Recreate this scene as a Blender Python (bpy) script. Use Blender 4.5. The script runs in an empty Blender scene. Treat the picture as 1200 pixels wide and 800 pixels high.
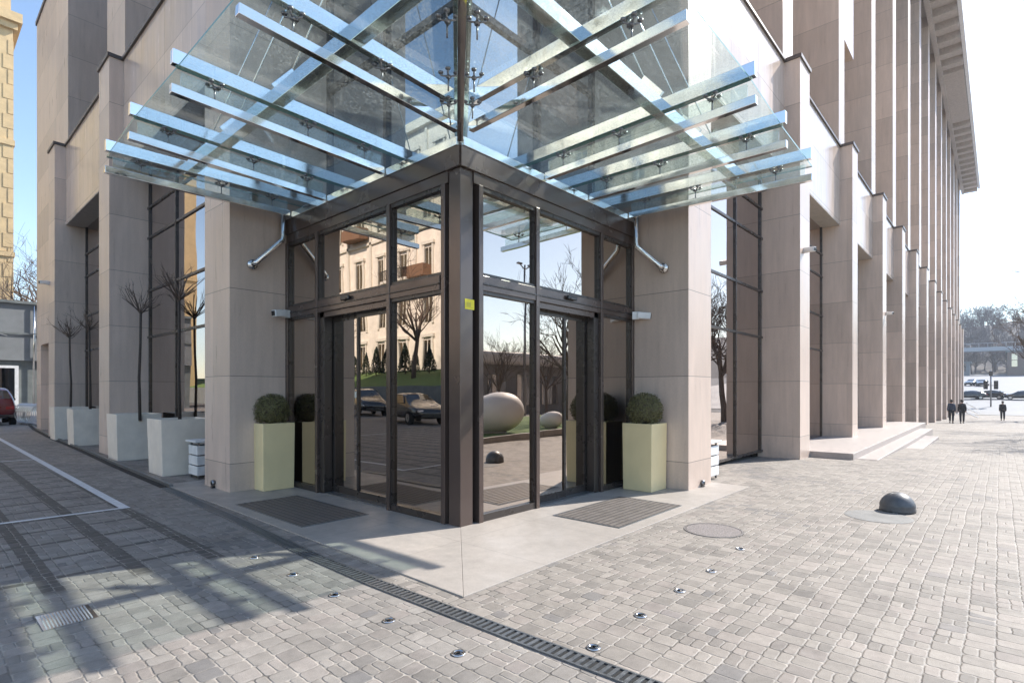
import bpy, bmesh, math, random
from mathutils import Vector, Matrix
random.seed(7)
S = bpy.context.scene
COL = S.collection
PI = math.pi
R_ = math.radians

# ------------------------------------------------------------------ helpers
class MB:
    def __init__(s): s.v=[]; s.f=[]
    def box(s,x0,x1,y0,y1,z0,z1):
        x0,x1=sorted((x0,x1)); y0,y1=sorted((y0,y1)); z0,z1=sorted((z0,z1))
        b=len(s.v)
        s.v+=[(x0,y0,z0),(x1,y0,z0),(x1,y1,z0),(x0,y1,z0),(x0,y0,z1),(x1,y0,z1),(x1,y1,z1),(x0,y1,z1)]
        s.f+=[tuple(b+i for i in q) for q in ((0,3,2,1),(4,5,6,7),(0,1,5,4),(1,2,6,5),(2,3,7,6),(3,0,4,7))]
        return s
    def poly(s,pts):
        b=len(s.v); s.v+=[tuple(p) for p in pts]; s.f.append(tuple(range(b,b+len(pts)))); return s
    def beam(s,p,q,w,h,up=(0,0,1)):
        p=Vector(p);q=Vector(q);d=(q-p).normalized();up=Vector(up)
        sd=d.cross(up).normalized();u=sd.cross(d).normalized()
        b=len(s.v)
        for c in (p,q):
            for a,e in ((-1,-1),(1,-1),(1,1),(-1,1)):
                s.v.append(tuple(c+sd*a*w/2+u*e*h/2))
        s.f+=[tuple(b+i for i in q_) for q_ in ((0,1,2,3),(7,6,5,4),(0,4,5,1),(1,5,6,2),(2,6,7,3),(3,7,4,0))]
        return s
    def tube(s,pts,r,n=8,cap=True):
        pts=[Vector(p) for p in pts]; rs=r if isinstance(r,(list,tuple)) else [r]*len(pts)
        b=len(s.v); pu=None
        for i,p in enumerate(pts):
            d=(pts[min(i+1,len(pts)-1)]-pts[max(i-1,0)]).normalized()
            if pu is None:
                pu=d.orthogonal().normalized()
            pu=(pu-d*pu.dot(d))
            pu=pu.normalized() if pu.length>1e-6 else d.orthogonal().normalized()
            w=d.cross(pu)
            for k in range(n):
                a=2*PI*k/n
                s.v.append(tuple(p+(pu*math.cos(a)+w*math.sin(a))*rs[i]))
        for i in range(len(pts)-1):
            for k in range(n):
                k2=(k+1)%n
                s.f.append((b+i*n+k,b+i*n+k2,b+(i+1)*n+k2,b+(i+1)*n+k))
        if cap:
            s.f.append(tuple(b+k for k in reversed(range(n))))
            s.f.append(tuple(b+(len(pts)-1)*n+k for k in range(n)))
        return s
    def lathe(s,c,prof,n=24):
        b=len(s.v); cx,cy,cz=c
        for r,z in prof:
            for k in range(n):
                a=2*PI*k/n
                s.v.append((cx+r*math.cos(a),cy+r*math.sin(a),cz+z))
        for i in range(len(prof)-1):
            for k in range(n):
                k2=(k+1)%n
                s.f.append((b+i*n+k,b+i*n+k2,b+(i+1)*n+k2,b+(i+1)*n+k))
        s.f.append(tuple(b+k for k in reversed(range(n))))
        s.f.append(tuple(b+(len(prof)-1)*n+k for k in range(n)))
        return s
    def prism(s,pts,z0,z1):
        n=len(pts); b=len(s.v)
        for z in (z0,z1):
            s.v+=[(p[0],p[1],z) for p in pts]
        s.f.append(tuple(b+k for k in reversed(range(n)))); s.f.append(tuple(b+n+k for k in range(n)))
        for k in range(n):
            k2=(k+1)%n; s.f.append((b+k,b+k2,b+n+k2,b+n+k))
        return s
    def build(s,name,mat,parent=None,smooth=False,bevel=0,fix=False,mi=None):
        me=bpy.data.meshes.new(name); me.from_pydata(s.v,[],s.f)
        if fix:
            bm=bmesh.new(); bm.from_mesh(me); bmesh.ops.recalc_face_normals(bm,faces=bm.faces); bm.to_mesh(me); bm.free()
        me.materials.append(mat)
        if smooth:
            for p in me.polygons: p.use_smooth=True
        me.update()
        o=bpy.data.objects.new(name,me); COL.objects.link(o)
        if parent: o.parent=parent
        if bevel:
            m=o.modifiers.new('b','BEVEL'); m.width=bevel; m.segments=2; m.limit_method='ANGLE'; m.angle_limit=R_(40)
        return o

def tag(o,label,cat,group=None,kind=None):
    if label: o['label']=label
    if cat: o['category']=cat
    if group: o['group']=group
    if kind: o['kind']=kind
    return o
def structure(o):
    o['kind']='structure'; return o
def thing(name,label,cat,loc=(0,0,0),rz=0,group=None,sc=1):
    o=bpy.data.objects.new(name,None); COL.objects.link(o); o.empty_display_size=.1
    o.location=loc; o.rotation_euler=(0,0,rz); o.scale=(sc,sc,sc)
    return tag(o,label,cat,group)
def copy_tree(o,parent=None):
    c=o.copy(); COL.objects.link(c)
    if parent: c.parent=parent
    for ch in list(o.children): copy_tree(ch,c)
    return c
def dup(o,loc,rz=0,label=None,group=None,sc=None):
    c=copy_tree(o); c.location=loc; c.rotation_euler=(0,0,rz)
    if sc: c.scale=(sc,sc,sc)
    if label: c['label']=label
    if group: c['group']=group
    return c

# ------------------------------------------------------------------ materials
class NT:
    def __init__(s,name):
        s.m=bpy.data.materials.new(name); s.m.use_nodes=True; s.t=s.m.node_tree
        s.out=[n for n in s.t.nodes if n.type=='OUTPUT_MATERIAL'][0]
        s.b=[n for n in s.t.nodes if n.type=='BSDF_PRINCIPLED'][0]
    def n(s,ty,**k):
        x=s.t.nodes.new(ty)
        for a,b in k.items(): setattr(x,a,b)
        return x
    def l(s,a,b): s.t.links.new(a,b)
    def put(s,sock,v):
        if hasattr(v,'is_linked') or isinstance(v,bpy.types.NodeSocket): s.l(v,sock)
        else: sock.default_value=v
    def m_(s,op,a,b=None,c=None,clamp=False):
        x=s.n('ShaderNodeMath',operation=op); x.use_clamp=clamp
        s.put(x.inputs[0],a)
        if b is not None: s.put(x.inputs[1],b)
        if c is not None: s.put(x.inputs[2],c)
        return x.outputs[0]
    def mix(s,fac,a,b,ty='MIX'):
        x=s.n('ShaderNodeMix',data_type='RGBA',blend_type=ty)
        s.put(x.inputs[0],fac); s.put(x.inputs[6],a); s.put(x.inputs[7],b); return x.outputs[2]
    def pos(s):
        g=s.n('ShaderNodeNewGeometry'); x=s.n('ShaderNodeSeparateXYZ'); s.l(g.outputs['Position'],x.inputs[0])
        return g,x.outputs[0],x.outputs[1],x.outputs[2]
    def comb(s,x,y,z):
        c=s.n('ShaderNodeCombineXYZ'); s.put(c.inputs[0],x); s.put(c.inputs[1],y); s.put(c.inputs[2],z); return c.outputs[0]
    def noise(s,vec,scale,detail=3,rough=.5):
        x=s.n('ShaderNodeTexNoise'); x.inputs['Scale'].default_value=scale; x.inputs['Detail'].default_value=detail; x.inputs['Roughness'].default_value=rough
        if vec is not None: s.l(vec,x.inputs['Vector'])
        return x.outputs[0]
    def rng(s,v,a,b,c,d,smooth=False):
        x=s.n('ShaderNodeMapRange',interpolation_type='SMOOTHSTEP' if smooth else 'LINEAR'); s.put(x.inputs[0],v)
        for i,q in enumerate((a,b,c,d)): x.inputs[i+1].default_value=q
        return x.outputs[0]
    def bump(s,h,strength,dist=.01,normal=None):
        x=s.n('ShaderNodeBump'); x.inputs['Strength'].default_value=strength; x.inputs['Distance'].default_value=dist
        s.l(h,x.inputs['Height'])
        if normal is not None: s.l(normal,x.inputs['Normal'])
        return x.outputs[0]

def c4(c): return (c[0],c[1],c[2],1)
def plain(name,col,rough=.5,metal=0,var=.12,scale=6,bump=0,spec=.5,coat=0):
    t=NT(name); g,x,y,z=t.pos()
    n=t.noise(g.outputs['Position'],scale,4,.6)
    f=t.rng(n,.3,.7,1-var,1+var)
    cc=t.n('ShaderNodeVectorMath',operation='SCALE'); cc.inputs[0].default_value=col[:3]; t.l(f,cc.inputs['Scale'])
    t.l(cc.outputs[0],t.b.inputs['Base Color'])
    r=t.rng(n,.3,.7,max(0,rough-.06),min(1,rough+.08)); t.l(r,t.b.inputs['Roughness'])
    t.b.inputs['Metallic'].default_value=metal; t.b.inputs['Specular IOR Level'].default_value=spec
    if coat: t.b.inputs['Coat Weight'].default_value=coat; t.b.inputs['Coat Roughness'].default_value=.05
    if bump: t.l(t.bump(n,bump,.01),t.b.inputs['Normal'])
    return t.m

def stone(name,col,axis=None,vsp=1.1,voff=0.0,rough=.32,hsp=1.372,hoff=.45,vjoint=True):
    """stone cladding: slabs with thin joints; axis = the side whose faces carry vertical joints"""
    t=NT(name); g,x,y,z=t.pos()
    nn=t.n('ShaderNodeSeparateXYZ'); t.l(g.outputs['True Normal'],nn.inputs[0])
    nx=t.m_('ABSOLUTE',nn.outputs[0]); ny=t.m_('ABSOLUTE',nn.outputs[1]); nz=t.m_('ABSOLUTE',nn.outputs[2])
    isx=t.m_('GREATER_THAN',nx,.5); vert=t.m_('LESS_THAN',nz,.5)
    u=t.m_('ADD',t.m_('MULTIPLY',isx,y),t.m_('MULTIPLY',t.m_('SUBTRACT',1,isx),x))
    a=t.m_('DIVIDE',t.m_('SUBTRACT',z,hoff),hsp); row=t.m_('FLOOR',a); fr=t.m_('FRACT',a)
    dh=t.m_('MULTIPLY',t.m_('MINIMUM',fr,t.m_('SUBTRACT',1,fr)),hsp)
    b=t.m_('DIVIDE',t.m_('SUBTRACT',u,voff),vsp)
    cl=t.m_('FLOOR',b); fb=t.m_('FRACT',b)
    dv=t.m_('MULTIPLY',t.m_('MINIMUM',fb,t.m_('SUBTRACT',1,fb)),vsp)
    if axis=='x': dv=t.m_('ADD',dv,t.m_('SUBTRACT',1,isx)); cl=t.m_('MULTIPLY',cl,isx)
    if axis=='y': dv=t.m_('ADD',dv,isx); cl=t.m_('MULTIPLY',cl,t.m_('SUBTRACT',1,isx))
    d=t.m_('MINIMUM',dh,dv)
    j=t.m_('MULTIPLY',t.rng(d,.002,.007,1,0),vert)
    wn=t.n('ShaderNodeTexWhiteNoise',noise_dimensions='3D')
    t.l(t.comb(cl,row,t.m_('ADD',isx,t.m_('FLOOR',t.m_('MULTIPLY',t.m_('ADD',x,y),.25)))),wn.inputs[0])
    sv=t.rng(wn.outputs[0],0,1,.84,1.08)
    st=t.noise(t.comb(t.m_('MULTIPLY',x,9),t.m_('MULTIPLY',y,9),t.m_('MULTIPLY',z,.8)),1,4,.6)
    gr=t.noise(g.outputs['Position'],55,3,.7)
    dirt=t.noise(t.comb(t.m_('MULTIPLY',x,1.5),t.m_('MULTIPLY',y,1.5),t.m_('MULTIPLY',z,.5)),1.3,4,.6)
    f=t.m_('MULTIPLY',sv,t.rng(st,.3,.7,.92,1.06)); f=t.m_('MULTIPLY',f,t.rng(gr,.3,.7,.93,1.06)); f=t.m_('MULTIPLY',f,t.rng(dirt,.35,.7,1.03,.9))
    sp=t.m_('MULTIPLY',t.rng(t.noise(g.outputs['Position'],4,5,.7),.3,.55,.12,0),t.rng(z,0,.55,1,0))
    f=t.m_('MULTIPLY',f,t.m_('SUBTRACT',1,sp,clamp=True))
    cc=t.n('ShaderNodeVectorMath',operation='SCALE'); cc.inputs[0].default_value=col; t.l(f,cc.inputs['Scale'])
    base=t.mix(t.m_('MULTIPLY',j,.9),cc.outputs[0],(.14,.115,.10,1)); t.l(base,t.b.inputs['Base Color'])
    t.l(t.rng(st,.3,.7,rough-.06,rough+.12),t.b.inputs['Roughness'])
    t.l(t.bump(t.m_('SUBTRACT',1,j),.35,.004),t.b.inputs['Normal'])
    return t.m

def paver(name,along,roww=.15,blen=.132,cols=((.24,.214,.186),(.17,.154,.137),(.315,.28,.243)),bands=False,joint=(.37,.335,.295)):
    t=NT(name); g,x,y,z=t.pos()
    wob=t.m_('MULTIPLY',t.m_('SUBTRACT',t.noise(g.outputs['Position'],.9,2),.5),.06)
    fine=t.m_('MULTIPLY',t.m_('SUBTRACT',t.noise(g.outputs['Position'],14,2),.5),.018)
    U,V=(x,y) if along=='x' else (y,x)
    V=t.m_('ADD',t.m_('ADD',V,wob),fine); U=t.m_('ADD',U,fine)
    a=t.m_('DIVIDE',V,roww); row=t.m_('FLOOR',a); fr=t.m_('FRACT',a)
    dv=t.m_('MULTIPLY',t.m_('MINIMUM',fr,t.m_('SUBTRACT',1,fr)),roww)
    rw=t.n('ShaderNodeTexWhiteNoise',noise_dimensions='1D'); t.l(row,rw.inputs['W'])
    w=t.m_('ADD',t.m_('DIVIDE',U,blen),t.m_('MULTIPLY',rw.outputs[0],91.7))
    vd=t.n('ShaderNodeTexVoronoi',voronoi_dimensions='1D',feature='DISTANCE_TO_EDGE'); vd.inputs['Scale'].default_value=1; vd.inputs['Randomness'].default_value=.62
    vc=t.n('ShaderNodeTexVoronoi',voronoi_dimensions='1D',feature='F1'); vc.inputs['Scale'].default_value=1; vc.inputs['Randomness'].default_value=.62
    t.l(w,vd.inputs['W']); t.l(w,vc.inputs['W'])
    du=t.m_('MULTIPLY',vd.outputs['Distance'],blen)
    cs=t.n('ShaderNodeSeparateColor'); t.l(vc.outputs['Color'],cs.inputs[0])
    r2=t.n('ShaderNodeTexWhiteNoise',noise_dimensions='2D'); t.l(t.comb(cs.outputs[0],row,0),r2.inputs[0]) if False else None
    w2=t.n('ShaderNodeTexWhiteNoise',noise_dimensions='3D'); t.l(t.comb(cs.outputs[0],cs.outputs[1],row),w2.inputs[0])
    # some blocks are split in two along the row
    spl=t.m_('GREATER_THAN',cs.outputs[2],.72)
    dm=t.m_('MULTIPLY',t.m_('ABSOLUTE',t.m_('SUBTRACT',fr,.5)),roww)
    dv2=t.m_('MINIMUM',dv,t.m_('ADD',dm,t.m_('SUBTRACT',1,spl)))
    half=t.m_('MULTIPLY',t.m_('GREATER_THAN',fr,.5),spl)
    # rounded corners
    rr=.026
    qa=t.m_('MAXIMUM',t.m_('SUBTRACT',rr,du),0); qb=t.m_('MAXIMUM',t.m_('SUBTRACT',rr,dv2),0)
    d=t.m_('SUBTRACT',rr,t.m_('SQRT',t.m_('ADD',t.m_('MULTIPLY',qa,qa),t.m_('MULTIPLY',qb,qb))))
    h=t.rng(d,-.002,.009,0,1,True)
    jm=t.rng(d,.0005,.006,1,0)
    w3=t.n('ShaderNodeTexWhiteNoise',noise_dimensions='3D'); t.l(t.comb(w2.outputs[0],half,row),w3.inputs[0])
    k=w3.outputs[0]
    big=t.noise(g.outputs['Position'],.35,3,.6)
    kk=t.m_('ADD',t.m_('MULTIPLY',k,.68),t.m_('MULTIPLY',big,.5))
    cr=t.n('ShaderNodeValToRGB'); t.l(kk,cr.inputs[0])
    e=cr.color_ramp.elements; e[0].position=.1; e[0].color=c4(cols[1]); e[1].position=.95; e[1].color=c4(cols[2])
    m=e.new(.45); m.color=c4(cols[0])
    cl_=t.rng(t.noise(g.outputs['Position'],.42,3,.55),.56,.66,0,.45,True); dk=t.m_('GREATER_THAN',t.m_('ADD',k,cl_),.99)
    base=t.mix(t.m_('MULTIPLY',dk,.55),cr.outputs[0],(.10,.10,.105,1))
    pk=t.m_('MULTIPLY',t.rng(w2.outputs[0],.6,1,0,1),.22)
    base=t.mix(pk,base,(.38,.31,.28,1))
    gr=t.noise(g.outputs['Position'],160,2,.7); g2=t.noise(g.outputs['Position'],11,4,.7)
    f=t.m_('MULTIPLY',t.rng(gr,.25,.75,.78,1.18),t.rng(g2,.3,.7,.84,1.12))
    stn=t.noise(g.outputs['Position'],1.1,5,.68); f=t.m_('MULTIPLY',f,t.rng(stn,.5,.72,1.0,.72,True))
    f=t.m_('MULTIPLY',f,t.rng(t.noise(g.outputs['Position'],38,2,.5),.68,.76,1,.72))
    if bands:
        # broad dark courses of the parking bays
        bx=t.m_('FRACT',t.m_('DIVIDE',t.m_('ADD',t.m_('ADD',x,fine),2.32+.6*50+.07),.6))
        by=t.m_('FRACT',t.m_('DIVIDE',t.m_('ADD',t.m_('ADD',y,fine),.1+.70*50),.70))
        msk=t.m_('MAXIMUM',t.m_('LESS_THAN',bx,.24),t.m_('LESS_THAN',by,.11))
        zone=t.m_('MULTIPLY',t.rng(t.m_('ADD',x,t.m_('MULTIPLY',y,.02)),-2.15,-2.2,0,1),t.rng(y,.8,.95,0,1))
        msk=t.m_('MULTIPLY',msk,zone)
        f=t.m_('MULTIPLY',f,t.m_('SUBTRACT',1,t.m_('MULTIPLY',msk,.58)))
    sc=t.n('ShaderNodeVectorMath',operation='SCALE'); t.l(base,sc.inputs[0]); t.l(f,sc.inputs['Scale'])
    jc=t.mix(t.rng(t.noise(g.outputs['Position'],4,4,.7),.42,.6,0,1),c4(joint),c4([q*.3 for q in joint]))
    fin=t.mix(t.m_('MULTIPLY',jm,.85),sc.outputs[0],jc)
    t.l(fin,t.b.inputs['Base Color'])
    t.b.inputs['Specular IOR Level'].default_value=.35
    t.l(t.rng(gr,.2,.8,.55,.8),t.b.inputs['Roughness'])
    tilt=t.m_('MULTIPLY',k,.4)
    hh=t.m_('ADD',t.m_('ADD',h,tilt),t.m_('MULTIPLY',gr,.10)); hh=t.m_('ADD',hh,t.m_('MULTIPLY',g2,.18))
    t.l(t.bump(hh,.75,.0075),t.b.inputs['Normal'])
    return t.m

def schlick(t,base,normal=None):
    g=t.n('ShaderNodeNewGeometry'); d=t.n('ShaderNodeVectorMath',operation='DOT_PRODUCT')
    t.l(g.outputs['Incoming'],d.inputs[0]); t.l(g.outputs['Normal'],d.inputs[1])
    c=t.m_('ABSOLUTE',d.outputs['Value']); p=t.m_('POWER',t.m_('SUBTRACT',1,c,clamp=True),5)
    return t.m_('ADD',base,t.m_('MULTIPLY',p,1-base)),g

def glass(name,refl,gcol,tcol,wob=0.,dirt=0,wscale=.9):
    t=NT(name); t.t.nodes.remove(t.b)
    f,g=schlick(t,refl)
    gl=t.n('ShaderNodeBsdfGlossy'); gl.inputs['Color'].default_value=c4(gcol); gl.inputs['Roughness'].default_value=0.0
    if wob:
        n=t.noise(g.outputs['Position'],wscale,1,.4)
        t.l(t.bump(n,wob,.02),gl.inputs['Normal'])
    tr=t.n('ShaderNodeBsdfTransparent'); tr.inputs['Color'].default_value=c4(tcol)
    mx=t.n('ShaderNodeMixShader'); t.l(f,mx.inputs[0]); t.l(tr.outputs[0],mx.inputs[1]); t.l(gl.outputs[0],mx.inputs[2])
    o=mx.outputs[0]
    if dirt:
        n1=t.noise(g.outputs['Position'],42,6,.8); n2=t.noise(g.outputs['Position'],3,3,.6)
        dm=t.m_('MULTIPLY',t.rng(n1,.46,.62,.08,1),t.rng(n2,.3,.7,.35,1)); dm=t.m_('MULTIPLY',dm,dirt)
        a=t.n('ShaderNodeBsdfDiffuse'); a.inputs['Color'].default_value=(.55,.56,.55,1)
        b=t.n('ShaderNodeBsdfTranslucent'); b.inputs['Color'].default_value=(.6,.62,.6,1)
        q=t.n('ShaderNodeMixShader'); q.inputs[0].default_value=.6; t.l(a.outputs[0],q.inputs[1]); t.l(b.outputs[0],q.inputs[2])
        m2=t.n('ShaderNodeMixShader'); t.l(dm,m2.inputs[0]); t.l(o,m2.inputs[1]); t.l(q.outputs[0],m2.inputs[2]); o=m2.outputs[0]
    t.l(o,t.out.inputs['Surface'])
    return t.m

STC=(.68,.535,.44)
M={}
M['stone_r']=stone('granite_right',STC,'x',50,-7,vjoint=False)
M['stone_l']=stone('granite_left',STC,'y',50,-7,vjoint=False)
M['stone_p']=stone('granite_panel',(.68,.54,.45),None,1.63,.3,.16)
M['soffit']=plain('soffit_stone',(.55,.49,.44),.6)
M['coping']=plain('coping_metal',(.10,.085,.08),.4,.3)
M['bronze']=plain('bronze_aluminium',(.12,.09,.078),.22,.5,.05,2)
M['bronze2']=plain('dark_frame',(.06,.05,.045),.28,.4,.05,3)
M['steel']=plain('polished_steel',(.88,.89,.88),.09,1.0,.01,5)
M['steel_pipe']=plain('stainless_pipe',(.72,.71,.69),.13,1.0,.05,8)
M['whitecap']=plain('white_cap',(.86,.87,.88),.3,.0,.04,4)
M['glass_v']=glass('vestibule_glass',.50,(.96,.84,.745),(.20,.17,.15),.10,0,1.1)
M['glass_w']=glass('window_glass',.5,(.95,.85,.80),(.13,.115,.11),.05)
M['glass_sky']=glass('curtain_glass',.5,(.9,.95,1.0),(.2,.22,.24),.03)
M['glass_c']=glass('canopy_glass',.085,(1,1,1),(.92,.975,.955),0,.26)
M['glass_edge']=plain('green_glass_edge',(.17,.34,.29),.15,0,.1,8)
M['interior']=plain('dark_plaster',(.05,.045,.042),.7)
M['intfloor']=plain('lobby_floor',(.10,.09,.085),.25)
def slab(name,col,sp):
    t=NT(name); g,x,y,z=t.pos()
    def jl(v,off):
        f=t.m_('FRACT',t.m_('DIVIDE',t.m_('ADD',v,off+100*sp),sp)); return t.m_('MULTIPLY',t.m_('MINIMUM',f,t.m_('SUBTRACT',1,f)),sp)
    d=t.m_('MINIMUM',jl(x,.42),jl(y,.42)); j=t.rng(d,.0015,.004,1,0)
    st=t.noise(g.outputs['Position'],1.6,6,.68); sp2=t.noise(g.outputs['Position'],70,3,.7); sp3=t.noise(g.outputs['Position'],7,4,.7)
    wn=t.n('ShaderNodeTexWhiteNoise',noise_dimensions='2D'); t.l(t.comb(t.m_('FLOOR',t.m_('DIVIDE',t.m_('ADD',x,.42+100*sp),sp)),t.m_('FLOOR',t.m_('DIVIDE',t.m_('ADD',y,.42+100*sp),sp)),0),wn.inputs[0])
    f=t.m_('MULTIPLY',t.rng(st,.35,.7,1.05,.80),t.rng(sp2,.3,.7,.9,1.1)); f=t.m_('MULTIPLY',f,t.rng(sp3,.3,.7,.93,1.06)); f=t.m_('MULTIPLY',f,t.rng(wn.outputs[0],0,1,.95,1.04))
    f=t.m_('MULTIPLY',f,t.m_('SUBTRACT',1,t.m_('MULTIPLY',j,.45)))
    cc=t.n('ShaderNodeVectorMath',operation='SCALE'); cc.inputs[0].default_value=col; t.l(f,cc.inputs['Scale']); t.l(cc.outputs[0],t.b.inputs['Base Color'])
    t.l(t.rng(st,.3,.7,.35,.6),t.b.inputs['Roughness']); t.l(t.bump(sp2,.08,.004),t.b.inputs['Normal'])
    return t.m
M['concrete']=slab('granite_slab',(.385,.345,.305),1.2)
M['steps']=plain('step_stone',(.40,.35,.32),.5,0,.12,7,.1)
M['pave']=paver('paving_setts','x')
M['park']=paver('parking_setts','y',.135,.135,cols=((.238,.216,.192),(.185,.171,.157),(.30,.274,.245)),bands=True)
M['asphalt']=plain('asphalt',(.11,.11,.112),.85,0,.2,3,.3)
M['asphalt_l']=plain('pale_road',(.20,.20,.205),.7,0,.2,.4,.1)
M['soil']=plain('soil',(.10,.075,.055),.95,0,.4,30,.6)
M['paint']=plain('road_paint',(.66,.66,.66),.6,0,.18,14)
M['grate']=plain('galvanised_grate',(.20,.21,.22),.4,.7,.2,20)
M['black']=plain('drain_shade',(.012,.012,.012),.8)  # flat black standing in for the shade inside the drain
M['castiron']=plain('cast_iron',(.17,.16,.155),.6,.5,.25,30,.5)
M['chrome']=plain('chrome',(.75,.75,.76),.12,1,.05)
M['mat']=plain('mat_rubber',(.055,.05,.047),.8,0,.3,40,.4)
M['alu']=plain('mat_aluminium',(.15,.13,.115),.6,.2,.15)
M['planter_y']=plain('cream_lacquer',(.88,.715,.40),.38,0,.05,3)
M['planter_w']=plain('white_planter',(.84,.745,.63),.5,0,.09,3,.05)
M['bollard']=plain('painted_concrete',(.10,.103,.108),.42,0,.25,9,.15)
M['white']=plain('white_plastic',(.75,.75,.74),.4)
M['blackp']=plain('black_plastic',(.02,.02,.021),.3)
M['yellow']=plain('yellow_sticker',(.85,.72,.03),.5)
M['paper']=plain('blue_paper',(.35,.50,.72),.6)
M['bark']=plain('bark',(.075,.058,.047),.9,0,.35,30,.5)
M['twig']=plain('twig',(.12,.085,.065),.9,0,.3,10)
M['fartwig']=plain('far_twig',(.105,.085,.085),.95,0,.3,.5)
M['box_leaf']=plain('boxwood_leaf',(.15,.135,.05),.6,0,.6,40)
M['grass']=plain('lawn',(.10,.16,.04),.9,0,.4,20,.6)
M['conifer']=plain('conifer',(.03,.045,.025),.9,0,.5,8,.5)
M['yellowstone']=plain('ochre_render',(.60,.44,.24),.85,0,.12,1.5,.15)
M['cream']=plain('cream_render',(.82,.735,.635),.85,0,.1,1.2,.1)
M['creamtrim']=plain('pale_trim',(.72,.66,.57),.8)
M['annex']=plain('grey_render',(.21,.22,.225),.8,0,.12,1.2)
M['annexdark']=plain('grey_panel',(.17,.185,.18),.6,0,.2,1.5)
M['winframe']=plain('white_frame',(.74,.74,.74),.4)
M['farwin']=glass('far_window_glass',.42,(.9,.9,.9),(.03,.03,.035))
M['red']=plain('dark_red_paint',(.16,.012,.014),.28,0,.04,2,coat=1)
M['carblack']=plain('black_paint',(.012,.012,.014),.2,0,.04,2,coat=1)
M['cargrey']=plain('grey_paint',(.10,.105,.11),.3,.4,.04,2,coat=1)
M['tyre']=plain('tyre_rubber',(.02,.02,.02),.85)
M['rim']=plain('alloy',(.5,.5,.5),.3,1)
M['lampred']=plain('tail_lamp',(.35,.01,.01),.15,coat=1)
M['lampclear']=plain('head_lamp',(.75,.75,.75),.1,.6)
M['carglass']=glass('car_glass',.18,(1,1,1),(.05,.06,.06))
M['plate']=plain('plate',(.8,.8,.8),.5)
M['skin']=plain('skin',(.50,.33,.25),.6)
M['coat']=plain('dark_coat',(.025,.027,.033),.85)
M['coat2']=plain('navy_coat',(.05,.065,.10),.85)
M['trouser']=plain('dark_trousers',(.022,.022,.027),.85)
M['hair']=plain('dark_hair',(.03,.022,.018),.7)
M['hill']=plain('hill_soil',(.10,.085,.075),.95,0,.3,.08)
M['bridge']=plain('bridge_concrete',(.42,.43,.45),.8)
M['egg']=plain('pale_stone',(.76,.71,.66),.5,0,.06,2)
M['pavroof']=plain('pale_roof',(.66,.60,.54),.6)
M['pavwall']=plain('taupe_wall',(.20,.18,.165),.7,0,.2,.8)
M['sockets']=plain('socket_metal',(.25,.25,.26),.3,.9)

# ------------------------------------------------------------------ ground, pavement, parking, road
def gz(x):
    if x<5: return 0.
    if x<62: return -.02*(x-5)
    if x<92: return -1.14
    if x<260: return -1.14+ (x-92)*.062
    return -1.14+168*.062
def sheet(name,mat,xs,y0,y1,dz):
    mb=MB()
    for a,b in zip(xs[:-1],xs[1:]):
        mb.poly([(a,y0,gz(a)+dz),(b,y0,gz(b)+dz),(b,y1,gz(b)+dz),(a,y1,gz(a)+dz)])
    return structure(mb.build(name,mat))
sheet('ground',M['asphalt'],[-900,5,62,92,140,200,260,900],-900,900,-.03)
KERB=[(-1.55,-14),(-1.62,-3.6),(-1.67,-2.3),(-1.71,-.8),(-1.69,.3),(-1.64,1.2),(-1.57,2.5),(-1.5,4.3),(-1.45,5.5),(-1.34,9.4),(-1.17,13.5),(-1.0,19.5),(-.75,24.5),(-.3,30),(.4,38),(1.6,48)]
mb=MB()   # paved walk on the building's side of the drain
for (xa,ya),(xb,yb) in zip(KERB[:-1],KERB[1:]):
    mb.poly([(xa,ya,0),(5,ya,0),(5,yb,0),(xb,yb,0)])
for a,b in ((5,62),(62,75)):
    mb.poly([(a,-14,gz(a)),(b,-14,gz(b)),(b,1,gz(b)),(a,1,gz(a))])
structure(mb.build('pavement',M['pave']))
mb=MB()
for (xa,ya),(xb,yb) in zip(KERB[:-1],KERB[1:]):
    mb.poly([(-26,ya,0),(xa,ya,0),(xb,yb,0),(-26,yb,0)])
mb.poly([(-26,-40,0),(-1.55,-40,0),(-1.55,-14,0),(-26,-14,0)])
structure(mb.build('parking_area',M['park']))
mb=MB(); mb.poly([(-1.55,-60,0),(5,-60,0),(5,-14,0),(-1.55,-14,0)]); mb.poly([(5,-60,0),(62,-60,gz(62)),(62,-14,gz(62)),(5,-14,0)])
structure(mb.build('plaza',M['pave']))
# painted bay lines
mb=MB()
mb.poly([(-2.36,4.15,.004),(-2.25,4.15,.004),(-2.13,20,.004),(-2.24,20,.004)])
mb.poly([(-2.24,20,.004),(-2.13,20,.004),(-2.0,44,.004),(-2.11,44,.004)])
for yy in (4.15,11.9,19.7,27.5): mb.poly([(-8,yy+.25,.005),(-8,yy+.33,.005),(-2.25,yy+.09,.005),(-2.25,yy,.005)])
structure(mb.build('parking_line',M['paint']))

# entrance slab, two stones with an open mitre joint
sl=thing('entrance_slab','pale smooth stone slab forming the doorstep round the glass entrance corner','doorstep')
a=MB().prism([(-1.44,-1.5865),(-.002,-.0025),(.3,.3),(1,1),(1,5.85),(-1.37,5.85),(-1.40,2)],-.02,.012); a.build('slab_stone',M['concrete'],sl,bevel=.004,fix=True)
a=MB().prism([(-1.4385,-1.588),(5.02,-1.59),(5.02,1),(1.001,.999),(.3005,.299),(.0005,-.003)],-.02,.012); a.build('slab_stone',M['concrete'],sl,bevel=.004,fix=True)

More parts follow.
